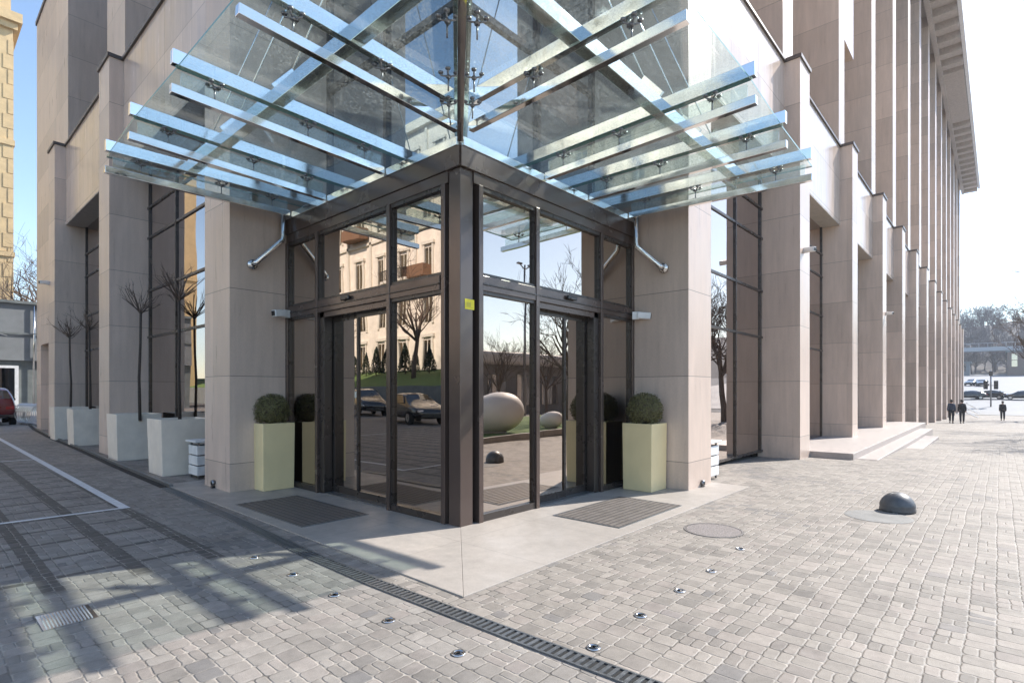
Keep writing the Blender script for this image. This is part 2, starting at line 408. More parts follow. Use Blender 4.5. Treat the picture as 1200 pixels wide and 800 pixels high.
# drain channel: flat black strip painted as its inner shade, two rails, cross bars
dr=thing('drain_channel','long slotted steel drain channel running along the edge of the setts','drain')
def kerb_at(y):
    for (xa,ya),(xb,yb) in zip(KERB[:-1],KERB[1:]):
        if ya<=y<=yb: return xa+(xb-xa)*(y-ya)/(yb-ya)
    return KERB[-1][0]
t1=MB();t2=MB();t3=MB()
for (xa,ya),(xb,yb) in zip(KERB[:-1],KERB[1:]):
    w=.062
    t1.poly([(xa-w,ya,.003),(xa+w,ya,.003),(xb+w,yb,.003),(xb-w,yb,.003)])
    if yb<=5.6:
        for sgn in (-1,1):
            t2.beam((xa+sgn*w,ya,.004),(xb+sgn*w,yb,.004),.014,.014)
    else:
        t2.beam((xa+w+.02,ya,.02),(xb+w+.02,yb,.02),.05,.06)
y=-5.5
while y<5.5:
    x=kerb_at(y); t3.box(x-.058,x+.058,y,y+.026,.004,.010); y+=.052
t1.build('channel_shade',M['black'],dr); t2.build('rail',M['grate'],dr,fix=True); t3.build('grating',M['grate'],dr)

def ring_disc(mb,c,r0,r1,z0,z1,n=28):
    mb.lathe((c[0],c[1],0),[(r1,z0),(r1,z1),(r0,z1),(r0,z0)],n)
# in-ground lamps
gl=thing('ground_light','', 'ground light')
MB().lathe((0,0,0),[(.052,0),(.052,.008),(.036,.010),(.034,.005),(.0,.005)],24).build('bezel',M['chrome'],gl,True,fix=True)
MB().lathe((0,0,0),[(.033,.0055),(.02,.009),(0.001,.010)],20).build('lens',M['carglass'],gl,True)
GLP=[(-2.07,-.80,'steel ground light in the setts left of the drain, level with the doorstep tip'),
 (-2.07,-1.51,'steel ground light in the setts left of the drain, second from the photo\'s lower edge'),
 (-2.07,-2.22,'steel ground light left of the slotted drain, nearest to the photo\'s lower edge'),
 (-2.08,.64,'steel ground light at the edge of the building shadow, farthest left of the drain'),
 (-2.065,-.10,'steel ground light in the greenish sunlit patch, just past the building shadow'),
 (-1.48+.02,-2.79,'steel ground light right beside the slotted drain on its right side'),
 (-.83,-2.77,'steel ground light right of the drain, second in the row leading to the dome'),
 (-.19,-2.77,'steel ground light right of the drain, middle of the row of five'),
 (.444,-2.77,'steel ground light right of the drain, fourth of the row, below the manhole'),
 (1.31,-2.72,'steel ground light right of the drain, farthest of the row beyond the manhole')]
for i,(x,y,lb) in enumerate(GLP):
    o=gl if i==0 else copy_tree(gl)
    o.location=(x,y,.001); o.scale=(.85,.85,.85); o['label']=lb; o['group']='ground lights set in the paving'

# mats
def floor_mat(cx,cy,sx,sy,ribx,label):
    m=thing('floor_mat',label,'floor mat',(cx,cy,0),0,'ribbed floor mats at the doors')
    MB().box(-sx/2,sx/2,-sy/2,sy/2,.013,.016).build('mat_base',M['mat'],m)
    r=MB(); 
    L=sx if ribx else sy; n=int((sy if ribx else sx)/.084)
    for k in range(n):
        c=-(sy if ribx else sx)/2+.045+k*.084
        if ribx: r.box(-sx/2+.01,sx/2-.01,c-.030,c+.030,.016,.020)
        else: r.box(c-.030,c+.030,-sy/2+.01,sy/2-.01,.016,.020)
    r.build('rib',M['alu'],m)
    q=MB(); e=.018
    q.box(-sx/2-e,sx/2+e,-sy/2-e,-sy/2,.010,.019); q.box(-sx/2-e,sx/2+e,sy/2,sy/2+e,.010,.019); q.box(-sx/2-e,-sx/2,-sy/2,sy/2,.010,.019); q.box(sx/2,sx/2+e,-sy/2,sy/2,.010,.019)
    q.build('mat_frame',M['grate'],m)
floor_mat(-.79,2.29,.86,1.86,False,'dark ribbed floor mat on the shaded doorstep before the left doors')
floor_mat(2.0,-.93,1.62,.93,True,'dark ribbed floor mat on the sunlit doorstep before the right doors')

# manhole, round infill, gully
mh=thing('manhole_cover','round worn manhole cover in the sunlit setts right of the doorstep','manhole cover',(1.86,-2.23,0))
k=MB(); ring_disc(k,(0,0),.30,.325,-.01,.006,40); k.build('rim',M['castiron'],mh,fix=True)
MB().lathe((0,0,0),[(.295,-.01),(.295,.004),(0.001,.004)],40).build('lid',plain('worn_lid',(.20,.175,.165),.7,0,.4,60,.8),mh)
tag(MB().lathe((3.92,-3.52,0),[(.37,-.01),(.37,.003),(.34,.007),(.001,.008)],40).build('concrete_patch',plain('old_concrete',(.20,.195,.185),.75,0,.25,5,.2),None),'smooth grey round concrete patch in the setts beside the dark dome','concrete patch')
gu=thing('gully_grate','pale steel gully grate in the setts at lower left','gully grate',(-3.55,.23,0))
MB().box(-.15,.15,-.17,.17,-.01,.005).build('gully_frame',M['chrome'],gu)
k=MB()
for i in range(14):
    k.beam((-.13+i*.019,-.15,.006),(-.125+i*.019,.15,.006),.008,.006)
k.build('grating',plain('pale_steel',(.55,.55,.54),.5,.3),gu)

# dome bollard
bo=thing('dome_bollard','dark half-sphere concrete bollard on the sunlit setts','bollard',(4.47,-3.66,gz(4.5)))
k=[(.20,0),(.205,.03),(.198,.06)]+[(.205*math.cos(a),.045+.205*math.sin(a)) for a in [R_(8*i) for i in range(1,12)]]+[(.002,.25)]
MB().lathe((0,0,0),k,36).build('dome',M['bollard'],bo,True,fix=True)
MB().box(-.24,-.14,-.03,.03,0,.015).build('lug',M['bollard'],bo,bevel=.004)

# ------------------------------------------------------------------ main building
B=thing('office_building','large stone office building with rows of tall piers along both streets','building',(0,0,0))
def fbox(mb,side,u0,u1,v0,v1,z0,z1):
    if side=='R': mb.box(u0,u1,v0,v1,z0,z1)
    else: mb.box(v0,v1,u0,u1,z0,z1)
    return mb
RP=[(3.97,4.87),(10.43,11.33),(16.83,17.72),(23.14,24.11),(29.3,30.4),(35.5,36.6),(41.55,42.7),(47.66,48.85),(53.7,54.9),(59.8,60.9),(66.0,67.1),(72.1,73.2),(78.3,79.4),(84.4,85.5),(90.5,91.6)]
LP=[(4.25,5.29),(11.64,12.68),(18.83,19.94)]
ZT=9.8; ZS=7.2
for side,PP,fv,st in (('R',RP,-1.0,M['stone_r']),('L',LP,-.93,M['stone_l'])):
    for i,(a,b) in enumerate(PP):
        back=.0 if i else .8
        p=fbox(MB(),side,a,b,fv,back,-2.2 if i else -.5,ZT).build('pier',st,B)
        k=fbox(MB(),side,a-.03,b+.03,fv-.04,-.62,ZT,ZT+.09); k.build('cap',M['coping'],p)
        # upper fin standing behind the parapet
        top=30 if side=='R' else 17
        bb=b if side=='R' else b+.75
        if side=='R' or i<2: fbox(MB(),side,a+.02,bb,-.60,1.5,ZT+.02,top).build('upper_fin',st,B)
        if i+1<len(PP):
            c=PP[i+1][0]
            p=fbox(MB(),side,b,c,-.64,-.02,ZS,ZT).build('spandrel_panel',M['stone_p'],B)
            fbox(MB(),side,b,c,-.69,-.3,ZT,ZT+.06).build('coping',M['coping'],p)
            fbox(MB(),side,b,c,-.635,.6,ZS-.03,ZS-.003).build('soffit',M['soffit'],p)
            # window: pane with frame
            z0=gz(b)+.02 if side=='R' else .02
            w=fbox(MB(),side,b,c,-.10,-.085,z0,ZS-.03).build('window',M['glass_w'],B)
            fr=MB(); n=4; wd=c-b; n=3
            for q in range(n+1):
                u=b+.16+(wd-.32)*q/n
                fbox(fr,side,u-.027,u+.027,-.135,-.05,z0,ZS-.03)
            for z in (z0+.03,2.95,4.13,5.48,6.25):
                fbox(fr,side,b,c,-.13,-.055,z-.027,z+.027)
            fr.build('frame',M['bronze2'],w)
            # upper window strip
            w=fbox(MB(),side,bb,c+.02,1.2,1.22,ZT-.2,top-1).build('upper_window',M['glass_w'],B)
            fr=MB()
            for z in range(12,int(top)-1,4): fbox(MB(),side,bb,c+.02,1.1,1.18,z-.5,z+.5).build('floor_band',M['bronze2'],w)
            fbox(MB(),side,b,c,-.3,3,ZT-.3,ZT-.05).build('light_block_slab',M['soffit'],B)  # slab added over the gap behind the glazing to block sky light
    fbox(MB(),side,PP[0][1],PP[-1][0],-.0,4.5,-.06,.018).build('lobby_floor',M['intfloor'],B) if side=='L' else None
# end block of the left wing
e=MB(); e.box(-.62,3.2,19.96,24.9,3.4,16.6); e.box(-.62,3.2,23.9,24.9,0,3.4); e.box(-.2,3.2,19.96,23.9,0,3.4)
e.build('end_wall',M['stone_l'],B)
MB().box(-.66,3.2,18.5,24.95,16.6,16.75).build('roof_edge',M['coping'],B)
MB().box(-.62,3.2,18.55,19.955,ZT+.1,16.6).build('upper_fin',M['stone_l'],B)
# inner blocks added to shut out sky light so the rooms are dark
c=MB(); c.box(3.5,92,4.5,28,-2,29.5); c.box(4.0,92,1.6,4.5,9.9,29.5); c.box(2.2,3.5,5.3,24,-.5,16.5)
c.build('light_block_core',M['interior'],B)
MB().box(2.4,92,1.7,28,29.5,30.0).build('roof',M['soffit'],B)
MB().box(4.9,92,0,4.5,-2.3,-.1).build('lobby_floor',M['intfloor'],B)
# set-back corner glazing over the entrance
w=MB().box(.75,.77,.8,4.25,4.5,9.6).build('corner_window',M['glass_sky'],B)
fr=MB(); 
for y in (.82,2.49,4.2): fr.box(.70,.82,y-.04,y+.04,4.5,9.6)
for z in (4.6,6.9,9.5): fr.box(.705,.815,.8,4.25,z-.05,z+.05)
fr.build('frame',M['bronze2'],w)
w=MB().box(.75,3.97,.8,.82,4.5,9.6).build('corner_window',M['glass_sky'],B)
fr=MB()
for x in (2.38,3.93): fr.box(x-.04,x+.04,.75,.87,4.5,9.6)
for z in (4.6,6.9,9.5): fr.box(.82,3.97,.755,.865,z-.05,z+.05)
fr.build('frame',M['bronze2'],w)
MB().box(.3,4.9,.3,5.3,9.6,9.9).build('corner_roof',M['soffit'],B)
# cornice with brackets
co=MB().box(2,96,-2.35,1.7,30.0,30.55).build('cornice',M['soffit'],B)
MB().box(2,96.05,-2.6,-2.35,29.75,30.7).build('fascia',M['whitecap'],co)
MB().box(2,95.9,-.9,-.6,29.3,30.0).build('bed_moulding',M['soffit'],co)
k=MB()
x=3.
while x<95.5:
    if not 57.5<x<69: MB().box(x,x+.8,-2.3,-.9,29.45,30.0).build('bracket',M['soffit'],co)
    x+=2.1
MB().box(57.4,69.2,-2.3,-.9,29.55,30.0).build('soffit_panel',M['soffit'],co)
# small stone box projecting between two fins
MB().box(17.75,19.9,-.5,1.2,14.2,17.6).build('spandrel_box',M['stone_p'],B)

# ------------------------------------------------------------------ glazed entrance vestibule
V=thing('entrance_vestibule','bronze framed glass entrance vestibule standing on the doorstep at the building corner','entrance')
ZC=4.43
def vb(mb,side,u0,u1,v0,v1,z0,z1):   # u along the face, v outward (+) from the glass line
    if side=='R': mb.box(u0,u1,-v1,-v0,z0,z1)
    else: mb.box(-v1,-v0,u0,u1,z0,z1)
    return mb
k=MB(); k.box(-.012,.19,-.012,.19,.012,4.40); k.build('corner_post',M['bronze'],V,bevel=.006)
for side,W,mul,door,jam in (('L',4.25,[.26,1.36,3.24,4.22],(1.39,3.20),3.20),('R',3.97,[.30,1.38,2.97,3.94],(1.41,2.93),2.93)):
    # head fascia and transom
    vb(MB(),side,.19,W,-.12,.03,4.05,4.19).build('head_rail',M['bronze'],V,bevel=.004)
    vb(MB(),side,-.03,W,-.14,.05,4.19,4.43).build('fascia',M['bronze'],V,bevel=.004)
    tr=vb(MB(),side,.33,W,-.12,.035,2.80,2.98).build('transom',M['bronze'],V,bevel=.004)
    vb(MB(),side,.33,W,.036,.05,2.87,2.885).build('groove',M['bronze2'],tr)
    for m in mul: vb(MB(),side,m-.035,m+.035,-.10,.045,.012,4.05).build('mullion',M['bronze'],V,bevel=.004)
    edges=mul
    for a,b in zip(edges[:-1],edges[1:]):
        a+=.035;b-=.035
        vb(MB(),side,a,b,-.035,-.02,2.98,4.05).build('pane',M['glass_v'],V)
        fr=MB(); vb(fr,side,a,b,-.05,.02,4.0,4.05); vb(fr,side,a,b,-.05,.02,2.98,3.015); vb(fr,side,a,a+.02,-.05,.02,3.015,4.0); vb(fr,side,b-.02,b,-.05,.02,3.015,4.0)
        fr.build('pane_frame',M['bronze2'],V)
        if abs((a+b)/2-(door[0]+door[1])/2)>.3:
            vb(MB(),side,a,b,-.035,-.02,.012,2.8).build('pane',M['glass_v'],V)
            fr=MB(); vb(fr,side,a,b,-.05,.025,.012,.10); vb(fr,side,a,b,-.05,.02,2.76,2.8); vb(fr,side,a,a+.025,-.05,.02,.10,2.76); vb(fr,side,b-.025,b,-.05,.02,.10,2.76)
            fr.build('pane_frame',M['bronze2'],V)
    # recessed sliding doors
    a,b=door; mid=(a+b)/2+.02; rv=-.13
    vb(MB(),side,b-.0,b+.035,rv-.07,-.10,.012,2.8).build('reveal',M['bronze2'],V)
    vb(MB(),side,b-.13,b-.001,-.14,.0,.012,2.8).build('door_jamb',M['bronze2'],V,bevel=.004)
    vb(MB(),side,a,b,rv-.07,-.0,2.72,2.8).build('door_head',M['bronze'],V)
    vb(MB(),side,a,b,rv-.07,-.0,.0125,.03).build('threshold',M['grate'],V)
    for x0,x1,dv in ((a,mid+.03,0),(mid-.03,b-.13,-.04)):
        d=vb(MB(),side,x0,x1,rv+dv-.012,rv+dv,.03,2.72).build('sliding_door',M['glass_v'],V)
        fr=MB(); vb(fr,side,x0,x0+.045,rv+dv-.03,rv+dv+.02,.03,2.72); vb(fr,side,x1-.045,x1,rv+dv-.03,rv+dv+.02,.03,2.72)
        vb(fr,side,x0+.045,x1-.045,rv+dv-.03,rv+dv+.02,.03,.13); vb(fr,side,x0+.045,x1-.045,rv+dv-.03,rv+dv+.02,2.66,2.72)
        fr.build('door_frame',M['bronze2'],d)
        m_=(x0+x1)/2
    vb(MB(),side,-.0,W,.02,.06,4.43,4.53).build('cap',M['steel'],V,bevel=.004)
k=MB(); k.box(.0,3.97,.0,.75,4.43,4.5); k.box(.0,.75,.75,4.25,4.43,4.5); k.build('flat_roof',M['whitecap'],V)
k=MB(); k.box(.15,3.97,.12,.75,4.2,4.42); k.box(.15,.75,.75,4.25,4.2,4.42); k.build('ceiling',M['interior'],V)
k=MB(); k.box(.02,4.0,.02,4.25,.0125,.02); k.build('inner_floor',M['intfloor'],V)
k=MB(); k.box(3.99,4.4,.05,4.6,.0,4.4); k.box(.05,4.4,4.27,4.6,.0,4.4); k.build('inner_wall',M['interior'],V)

# ------------------------------------------------------------------ glass canopy
K=thing('glass_canopy','large glass canopy on steel box beams over the corner entrance','canopy',(0,0,0))
def lerp(t,xs,ys):
    if t<=xs[0]: return ys[0]
    for i in range(len(xs)-1):
        if t<=xs[i+1]: return ys[i]+(ys[i+1]-ys[i])*(t-xs[i])/(xs[i+1]-xs[i])
    return ys[-1]
def zbL(x,y): return 4.46+max(0,-x)/2.5*lerp(y,(-2.75,-.18,1.43,2.93,4.06),(.11,.10,.07,.07,-.02))
def zbR(x,y): return 4.46+max(0,-y)/2.75*lerp(x,(-2.5,-.12,1.53,2.6,3.77),(.11,.09,.075,-.02,-.07))
GO=.27  # glass underside above the lower bar's underside
XL,YR=-2.5,-2.75
Lb=[4.06,2.93,1.43,-.18]; Rb=[3.77,2.6,1.53,-.12]
for y in Lb:
    xi=-.07 if y>0 else -.22
    p,q=(XL-.06,y,zbL(XL,y)+.045),(xi,y,zbL(0,y)+.045)
    MB().beam(p,q,.075,.09).build('lower_beam',M['steel'],K,bevel=.004)
    p,q=(XL-.05,y,zbL(XL,y)+GO+.095),((.72 if y>0 else -.3),y,zbL(0,y)+GO+.095)
    MB().beam(p,q,.075,.145).build('upper_beam',M['steel'],K,bevel=.004)
for x in Rb:
    yi=-.07 if x>0 else -.3
    MB().beam((x,YR-.06,zbR(x,YR)+.045),(x,yi,zbR(x,0)+.045),.075,.09).build('lower_beam',M['steel'],K,bevel=.004)
    MB().beam((x,YR-.05,zbR(x,YR)+GO+.095),(x,(.77 if x>0 else -.3),zbR(x,0)+GO+.095),.075,.145).build('upper_beam',M['steel'],K,bevel=.004)
zc=zbL(XL,YR)
MB().beam((XL-.1,YR-.1,zc+.03),(-.06,-.06,4.49),.07,.09).build('lower_beam',M['steel'],K,bevel=.004)
MB().beam((XL-.1,YR-.1,zc+GO+.10),(.72,.77,4.47+GO+.10),.16,.15).build('upper_beam',M['steel'],K,bevel=.004)
def fin(p,q,z0,z1):
    mb=MB(); mb.beam(p,q,.012,.15); mb.build('glass_fin',M['glass_c'],K)
for y in Lb[:3]:
    fin((XL+.03,y,zbL(XL,y)+.167),(-.1,y,zbL(0,y)+.167),0,0)
for x in Rb[:3]:
    fin((x,YR+.03,zbR(x,YR)+.167),(x,-.1,zbR(x,0)+.167),0,0)
# purlins
MB().beam((-1.5,4.25,zbL(-1.5,4.25)+GO+.13),(-1.5,-1.65,zbL(-1.5,-1.65)+GO+.13),.13,.16).build('purlin',M['steel'],K,bevel=.004)
MB().beam((3.95,-1.72,zbR(3.95,-1.72)+GO+.13),(-1.5,-1.72,zbR(-1.5,-1.72)+GO+.13),.13,.16).build('purlin',M['steel'],K,bevel=.004)
# glass panels, one per bay
def gpan(pts,zf):
    mb=MB(); b=[(x,y,zf(x,y)+GO) for x,y in pts]; t=[(x,y,z+.021) for x,y,z in b]; n=len(pts)
    mb.v=b+t; mb.f=[tuple(reversed(range(n))),tuple(range(n,2*n))]+[(i,(i+1)%n,n+(i+1)%n,n+i) for i in range(n)]
    o=mb.build('glass_panel',M['glass_c'],K,fix=True); o.data.materials.append(M['glass_edge'])
    for k_,p_ in enumerate(o.data.polygons):
        if k_>1: p_.material_index=1
g=.008
Ly=[4.25,2.93,1.43]; 
for a,b in zip(Ly[:-1],Ly[1:]):
    gpan([(XL,b+g),(.66,b+g),(.66,a-g),(XL,a-g)],zbL)
gpan([(XL,YR+.03),(-.0,-.0+.03),(.66,.7),(.66,1.43-g),(XL,1.43-g)],zbL)
Rx=[4.02,2.6,1.53]
for a,b in zip(Rx[:-1],Rx[1:]):
    gpan([(b+g,YR),(a-g,YR),(a-g,.7),(b+g,.7)],zbR)
gpan([(XL+.03,YR),(1.53-g,YR),(1.53-g,.7),(.7,.66),(.03,.0)],zbR)
# spider fittings
sf=MB()
sf.lathe((0,0,0),[(.008,-.01),(.008,.14)],8)
sf.lathe((0,0,0),[(.022,.118),(.026,.13),(.02,.145)],12)
for a in (45,135,225,315):
    x,y=.075*math.cos(R_(a)),.075*math.sin(R_(a))
    sf.tube([(0,0,.132),(x,y,.145),(x,y,.17)],.009,6)
    sf.lathe((x,y,0),[(.020,.160),(.026,.166),(.026,.178)],12)
spider=sf.build('spider_fitting',M['sockets'],K,True,fix=True)
first=True
def spd(x,y,z):
    global first
    z+=.09
    if first: spider.location=(x,y,z); first=False
    else:
        o=spider.copy(); COL.objects.link(o); o.parent=K; o.location=(x,y,z)
for y in Lb:
    for x in ((-2.15,-1.12,-.35) if y>0 else (-2.1,-1.2)): spd(x,y,zbL(x,y))
for x in Rb:
    for y in ((-2.35,-1.2,-.35) if x>0 else (-2.3,-1.2)): spd(x,y,zbR(x,y))
for q in (.28,.62,1.15,1.9): spd(-q-.09,-q*1.1+.09,zbL(-q,-q)); spd(-q+.09,-q*1.1-.09,zbR(-q,-q))
# tension rods with clevis plates
for (x,y) in [(-1.5,yy) for yy in Lb[:3]]:
    z=zbL(x,y)+GO+.2
    MB().beam((x-.02,y,z+.02),(x+.22,y,z+.3),.03,.12).build('clevis',M['steel'],K,bevel=.004)
    MB().tube([(x+.15,y,z+.22),(.31,y,9.65)],.011,8).build('tension_rod',M['steel_pipe'],K,True)
for (x,y) in [(xx,-1.72) for xx in Rb[:3]]:
    z=zbR(x,y)+GO+.2
    MB().beam((x,y-.02,z+.02),(x,y+.22,z+.3),.03,.12).build('clevis',M['steel'],K,bevel=.004)
    MB().tube([(x,y+.15,z+.22),(x,.31,9.65)],.011,8).build('tension_rod',M['steel_pipe'],K,True)

# drain pipes from the canopy into the piers
def pipe(label,pts,fl,n):
    o=thing('drain_pipe',label,'drain pipe',pts[0],0,'steel drain pipes under the canopy')
    P=[Vector(p)-Vector(pts[0]) for p in pts]
    MB().tube(P,.042,16).build('pipe',M['steel_pipe'],o,True)
    e=P[-1]; nn=Vector(n)
    MB().tube([e-nn*.0,e+nn*.05],.075,20).build('flange',M['steel_pipe'],o,True)
pipe('bent stainless drain pipe entering the pier left of the entrance',[(-.14,4.13,4.55),(-.14,4.13,4.13),(-.16,4.13,4.06),(-.58,4.14,3.62),(-.60,4.19,3.60)],0,(0,1,0))
pipe('bent stainless drain pipe entering the pier right of the entrance',[(3.84,-.15,4.5),(3.84,-.15,4.05),(3.84,-.17,3.98),(3.85,-.58,3.60),(3.90,-.60,3.58)],0,(1,0,0))
# shadow gap post between vestibule and piers
for nm,bx in (('end_post',(-.02,.05,4.19,4.249)),('end_post',(3.91,3.969,-.02,.05))):
    MB().box(*bx,.012,4.4).build(nm,M['bronze2'],V)

# ------------------------------------------------------------------ cameras, sensors, small things
cam=thing('security_camera','','security camera')
MB().box(-.05,.05,-.03,.03,-.06,.05).build('bracket',M['white'],cam,bevel=.006)
MB().beam((.02,0,0),(.21,0,-.02),.095,.095).build('housing',M['white'],cam,bevel=.012)
MB().beam((.21,0,-.02),(.216,0,-.0206),.07,.07).build('lens',M['blackp'],cam,bevel=.01)
CAMS=[((-.10,4.10,2.86),R_(192),1.15,'white bullet camera on the left end of the entrance, beside the pier'),
 ((3.86,-.13,2.85),R_(-62),1.15,'white bullet camera on the right end of the entrance, beside the pier'),
 ((10.75,-1.04,5.1),R_(-110),1.2,'white camera on the sunlit edge of the first tall pier right of the entrance'),
 ((23.9,-1.04,4.9),R_(-110),1.2,'white camera on the pier edge above the stone steps'),
 ((-.97,19.8,5.3),R_(200),1.2,'small white camera on the farthest pier of the shaded left side')]
for i,(l,a,s,lb) in enumerate(CAMS):
    o=cam if i==0 else copy_tree(cam)
    o.location=l; o.rotation_euler=(0,0,a); o.scale=(s,s,s); o['label']=lb; o['group']='white security cameras on the building'
for nm,(x,y,z),rz,lb in (('door_sensor',(-.055,2.37,2.93),PI/2,'small black door sensor over the left sliding doors'),('door_sensor',(2.13,-.055,2.93),PI,'small black door sensor over the right sliding doors')):
    o=thing('door_sensor',lb,'door sensor',(x,y,z),rz,'door sensors over the sliding doors')
    MB().box(-.11,.11,-.01,.03,-.03,.03).build('sensor_body',M['blackp'],o,bevel=.012)
    MB().box(-.06,.06,.03,.036,-.025,-.005).build('sensor_lens',M['bronze2'],o)
st=thing('warning_sticker','yellow square sticker on the corner post of the entrance','sticker',(.135,-.0135,2.61))
MB().box(-.075,.075,-.0015,.0005,-.06,.06).build('sticker_sheet',M['yellow'],st)
k=MB(); k.box(-.052,.02,-.0030,-.0020,-.030,.022); k.box(-.052,.045,-.0030,-.0020,-.040,-.033); k.build('printed_mark',plain('faded_print',(.62,.52,.05),.5),st)
no=thing('paper_notice','pale blue paper notice stuck to the right sliding door','notice',(1.86,.283,1.86))
MB().box(-.13,.13,-.002,.0,-.19,.19).build('sheet',M['paper'],no)
k=MB()
for i in range(3): k.box(-.10,-.01+.02*i,-.0035,-.0025,.05-.05*i,.066-.05*i)
k.build('printed_lines',M['coat'],no)
for (x,y,z),s,lb in (((-.95,4.86,.10),'L','small chrome lamp low on the front of the pier left of the entrance'),((4.47,-1.02,.075),'R','small chrome lamp low on the front of the pier right of the entrance')):
    o=thing('pier_lamp',lb,'lamp',(x,y,z),0,'small lamps at the pier feet')
    ax=(1,0,0) if s=='L' else (0,1,0); v=Vector(ax)
    MB().tube([v*.02,v*-.03],.045,16).build('lamp_body',M['sockets'],o,True)
    MB().tube([v*-.031,v*-.036],.03,16).build('lamp_glass',M['blackp'],o,True)
    MB().box(-.03,.03,-.03,.03,-.10,-.05).build('lamp_foot',M['blackp'],o)

# ------------------------------------------------------------------ planters and clipped box
def planter(name,label,cat,loc,rz,bw,tw,h,mat,group,top=None):
    o=thing(name,label,cat,loc,rz,group)
    b,t=bw/2,tw/2; mb=MB(); i=t-.035
    ring=lambda r,z:[(-r,-r,z),(r,-r,z),(r,r,z),(-r,r,z)]
    mb.v=ring(b,0)+ring(t,h)+ring(i,h)+ring(i-.01,h-.06)
    mb.f=[(3,2,1,0)]
    for k in range(3):
        for j in range(4):
            j2=(j+1)%4; mb.f.append((k*4+j,k*4+j2,k*4+4+j2,k*4+4+j))
    mb.build('planter_box',mat,o,bevel=.006)
    MB().box(-i+.012,i-.012,-i+.012,i-.012,h-.12,h-.05).build('soil',M['soil'],o)
    return o
PG='cream planters with clipped box'
planter('cream_planter','pale yellow square planter holding a box ball, left of the left doors','planter',(-.30,4.18-.0,.012),0,.50,.52,1.06,M['planter_y'],PG)
planter('cream_planter','pale yellow square planter holding a box ball, right of the right doors','planter',(3.68,-.39,.012),0,.50,.52,1.06,M['planter_y'],PG)
def boxball(label,loc,r):
    random.seed(3)
    o=thing('box_ball',label,'plant',loc,random.random()*6,'clipped box balls')
    mb=MB()
    for i in range(7500):
        z=random.uniform(-.75,1); a=random.uniform(0,2*PI); s=math.sqrt(1-z*z)
        d=Vector((s*math.cos(a),s*math.sin(a),z*.98))
        rr=r*(random.uniform(.72,1.0)+.045*math.sin(5*a+4*z)*math.cos(5*z)+.03*math.sin(3*a-6*z)+ (random.random()**5)*.12)
        c=d*rr; n=(d+Vector((random.gauss(0,.6),random.gauss(0,.6),random.gauss(0,.6)))).normalized()
        u=n.orthogonal().normalized(); u=(Matrix.Rotation(random.uniform(0,6.3),3,n)@u); w=n.cross(u)
        l=random.uniform(.010,.018)
        mb.poly([c-u*l,c+w*l*.55,c+u*l,c-w*l*.55])
    mb.build('leaves',M['box_leaf'],o)
    MB().lathe((0,0,0),[(.02,-r*.8)]+[(r*.78*math.cos(R_(t)),r*.78*math.sin(R_(t))) for t in range(-60,91,15)],20).build('inner_twigs',M['bark'],o,True)
    MB().tube([(0,0,-r-.02),(0,0,-r*.5)],.03,8).build('trunk',M['bark'],o)
boxball('brownish green clipped box ball in the pale yellow planter at the left doors',(-.30,4.18,1.27),.275)
boxball('brownish green clipped box ball in the pale yellow planter at the right doors',(3.68,-.39,1.28),.285)

WP=[(-.70,7.28,'large white tapered planter with a bare tree, nearest to the entrance and the shaded bin'),
    (-.68,10.52,'large white tapered planter with a bare tree, in front of the second left pier'),
    (-.64,15.42,'large white tapered planter with a bare tree, just past the second left pier'),
    (-.64,18.3,'large white tapered planter with a bare tree, at the farthest left pier')]
for x,y,lb in WP:
    planter('white_planter',lb,'planter',(x,y,0),0,.83,.89,1.05,M['planter_w'],'white planters along the shaded side')

# bare pollard trees standing in the planters
def branch(mb,p,d,L,r,depth,spread,up,seg=3,shrink=.72,kids=(2,3),minr=.003):
    pts=[p.copy()]; rs=[r]
    for i in range(seg):
        d=(d+Vector((random.gauss(0,.10),random.gauss(0,.10),random.gauss(0,.08)+up))).normalized()
        pts.append(pts[-1]+d*L/seg); rs.append(r*(1-.45*(i+1)/seg))
    mb.tube(pts,rs,5 if r>.02 else 3,cap=False)
    if depth<=0: return
    for k in range(random.randint(*kids)):
        i=random.randint(max(1,seg-2),seg); q=pts[i]
        ax=d.orthogonal().normalized(); ax=Matrix.Rotation(random.uniform(0,2*PI),3,d)@ax
        nd=(Matrix.Rotation(random.gauss(spread,spread*.3),3,ax)@d).normalized()
        branch(mb,q,nd,L*random.uniform(shrink*.8,shrink*1.15),max(minr,rs[i]*.68),depth-1,spread,up,seg,shrink,kids,minr)
def pollard(label,loc,h,seed,lean):
    random.seed(seed)
    o=thing('bare_tree',label,'tree',loc,0,'bare trees in the white planters')
    top=Vector((lean[0],lean[1],h*.69)); pts=[Vector((0,0,-.1)),Vector((lean[0]*.2+random.gauss(0,.015),lean[1]*.2,h*.25)),Vector((lean[0]*.6,lean[1]*.6+random.gauss(0,.02),h*.48)),top]
    MB().tube(pts,[.034,.03,.027,.026],8).build('trunk',M['bark'],o,True)
    c=MB()
    for k in range(15):
        a=2*PI*k/15+random.gauss(0,.25); el=random.uniform(.5,1.3)
        d=Vector((math.cos(a)*math.cos(el),math.sin(a)*math.cos(el),math.sin(el)))
        branch(c,top-Vector((0,0,random.uniform(0,.10))),d,random.uniform(.38,.66),.014,2,.42,.05,3,.62,(1,2),.0035)
    c.build('crown',M['twig'],o)
TR=[(-.70,7.28,3.5,11,(.02,.12),'bare thin tree with a leaning trunk in the planter nearest to the entrance'),
    (-.68,10.05,3.5,12,(.02,.02),'bare thin tree with a round crown in front of the second left pier'),
    (-.60,15.42,3.5,13,(.0,.15),'bare thin tree with narrow crown just past the second left pier'),
    (-.66,17.9,3.4,14,(-.02,.05),'bare thin tree with spreading low crown at the farthest left pier')]
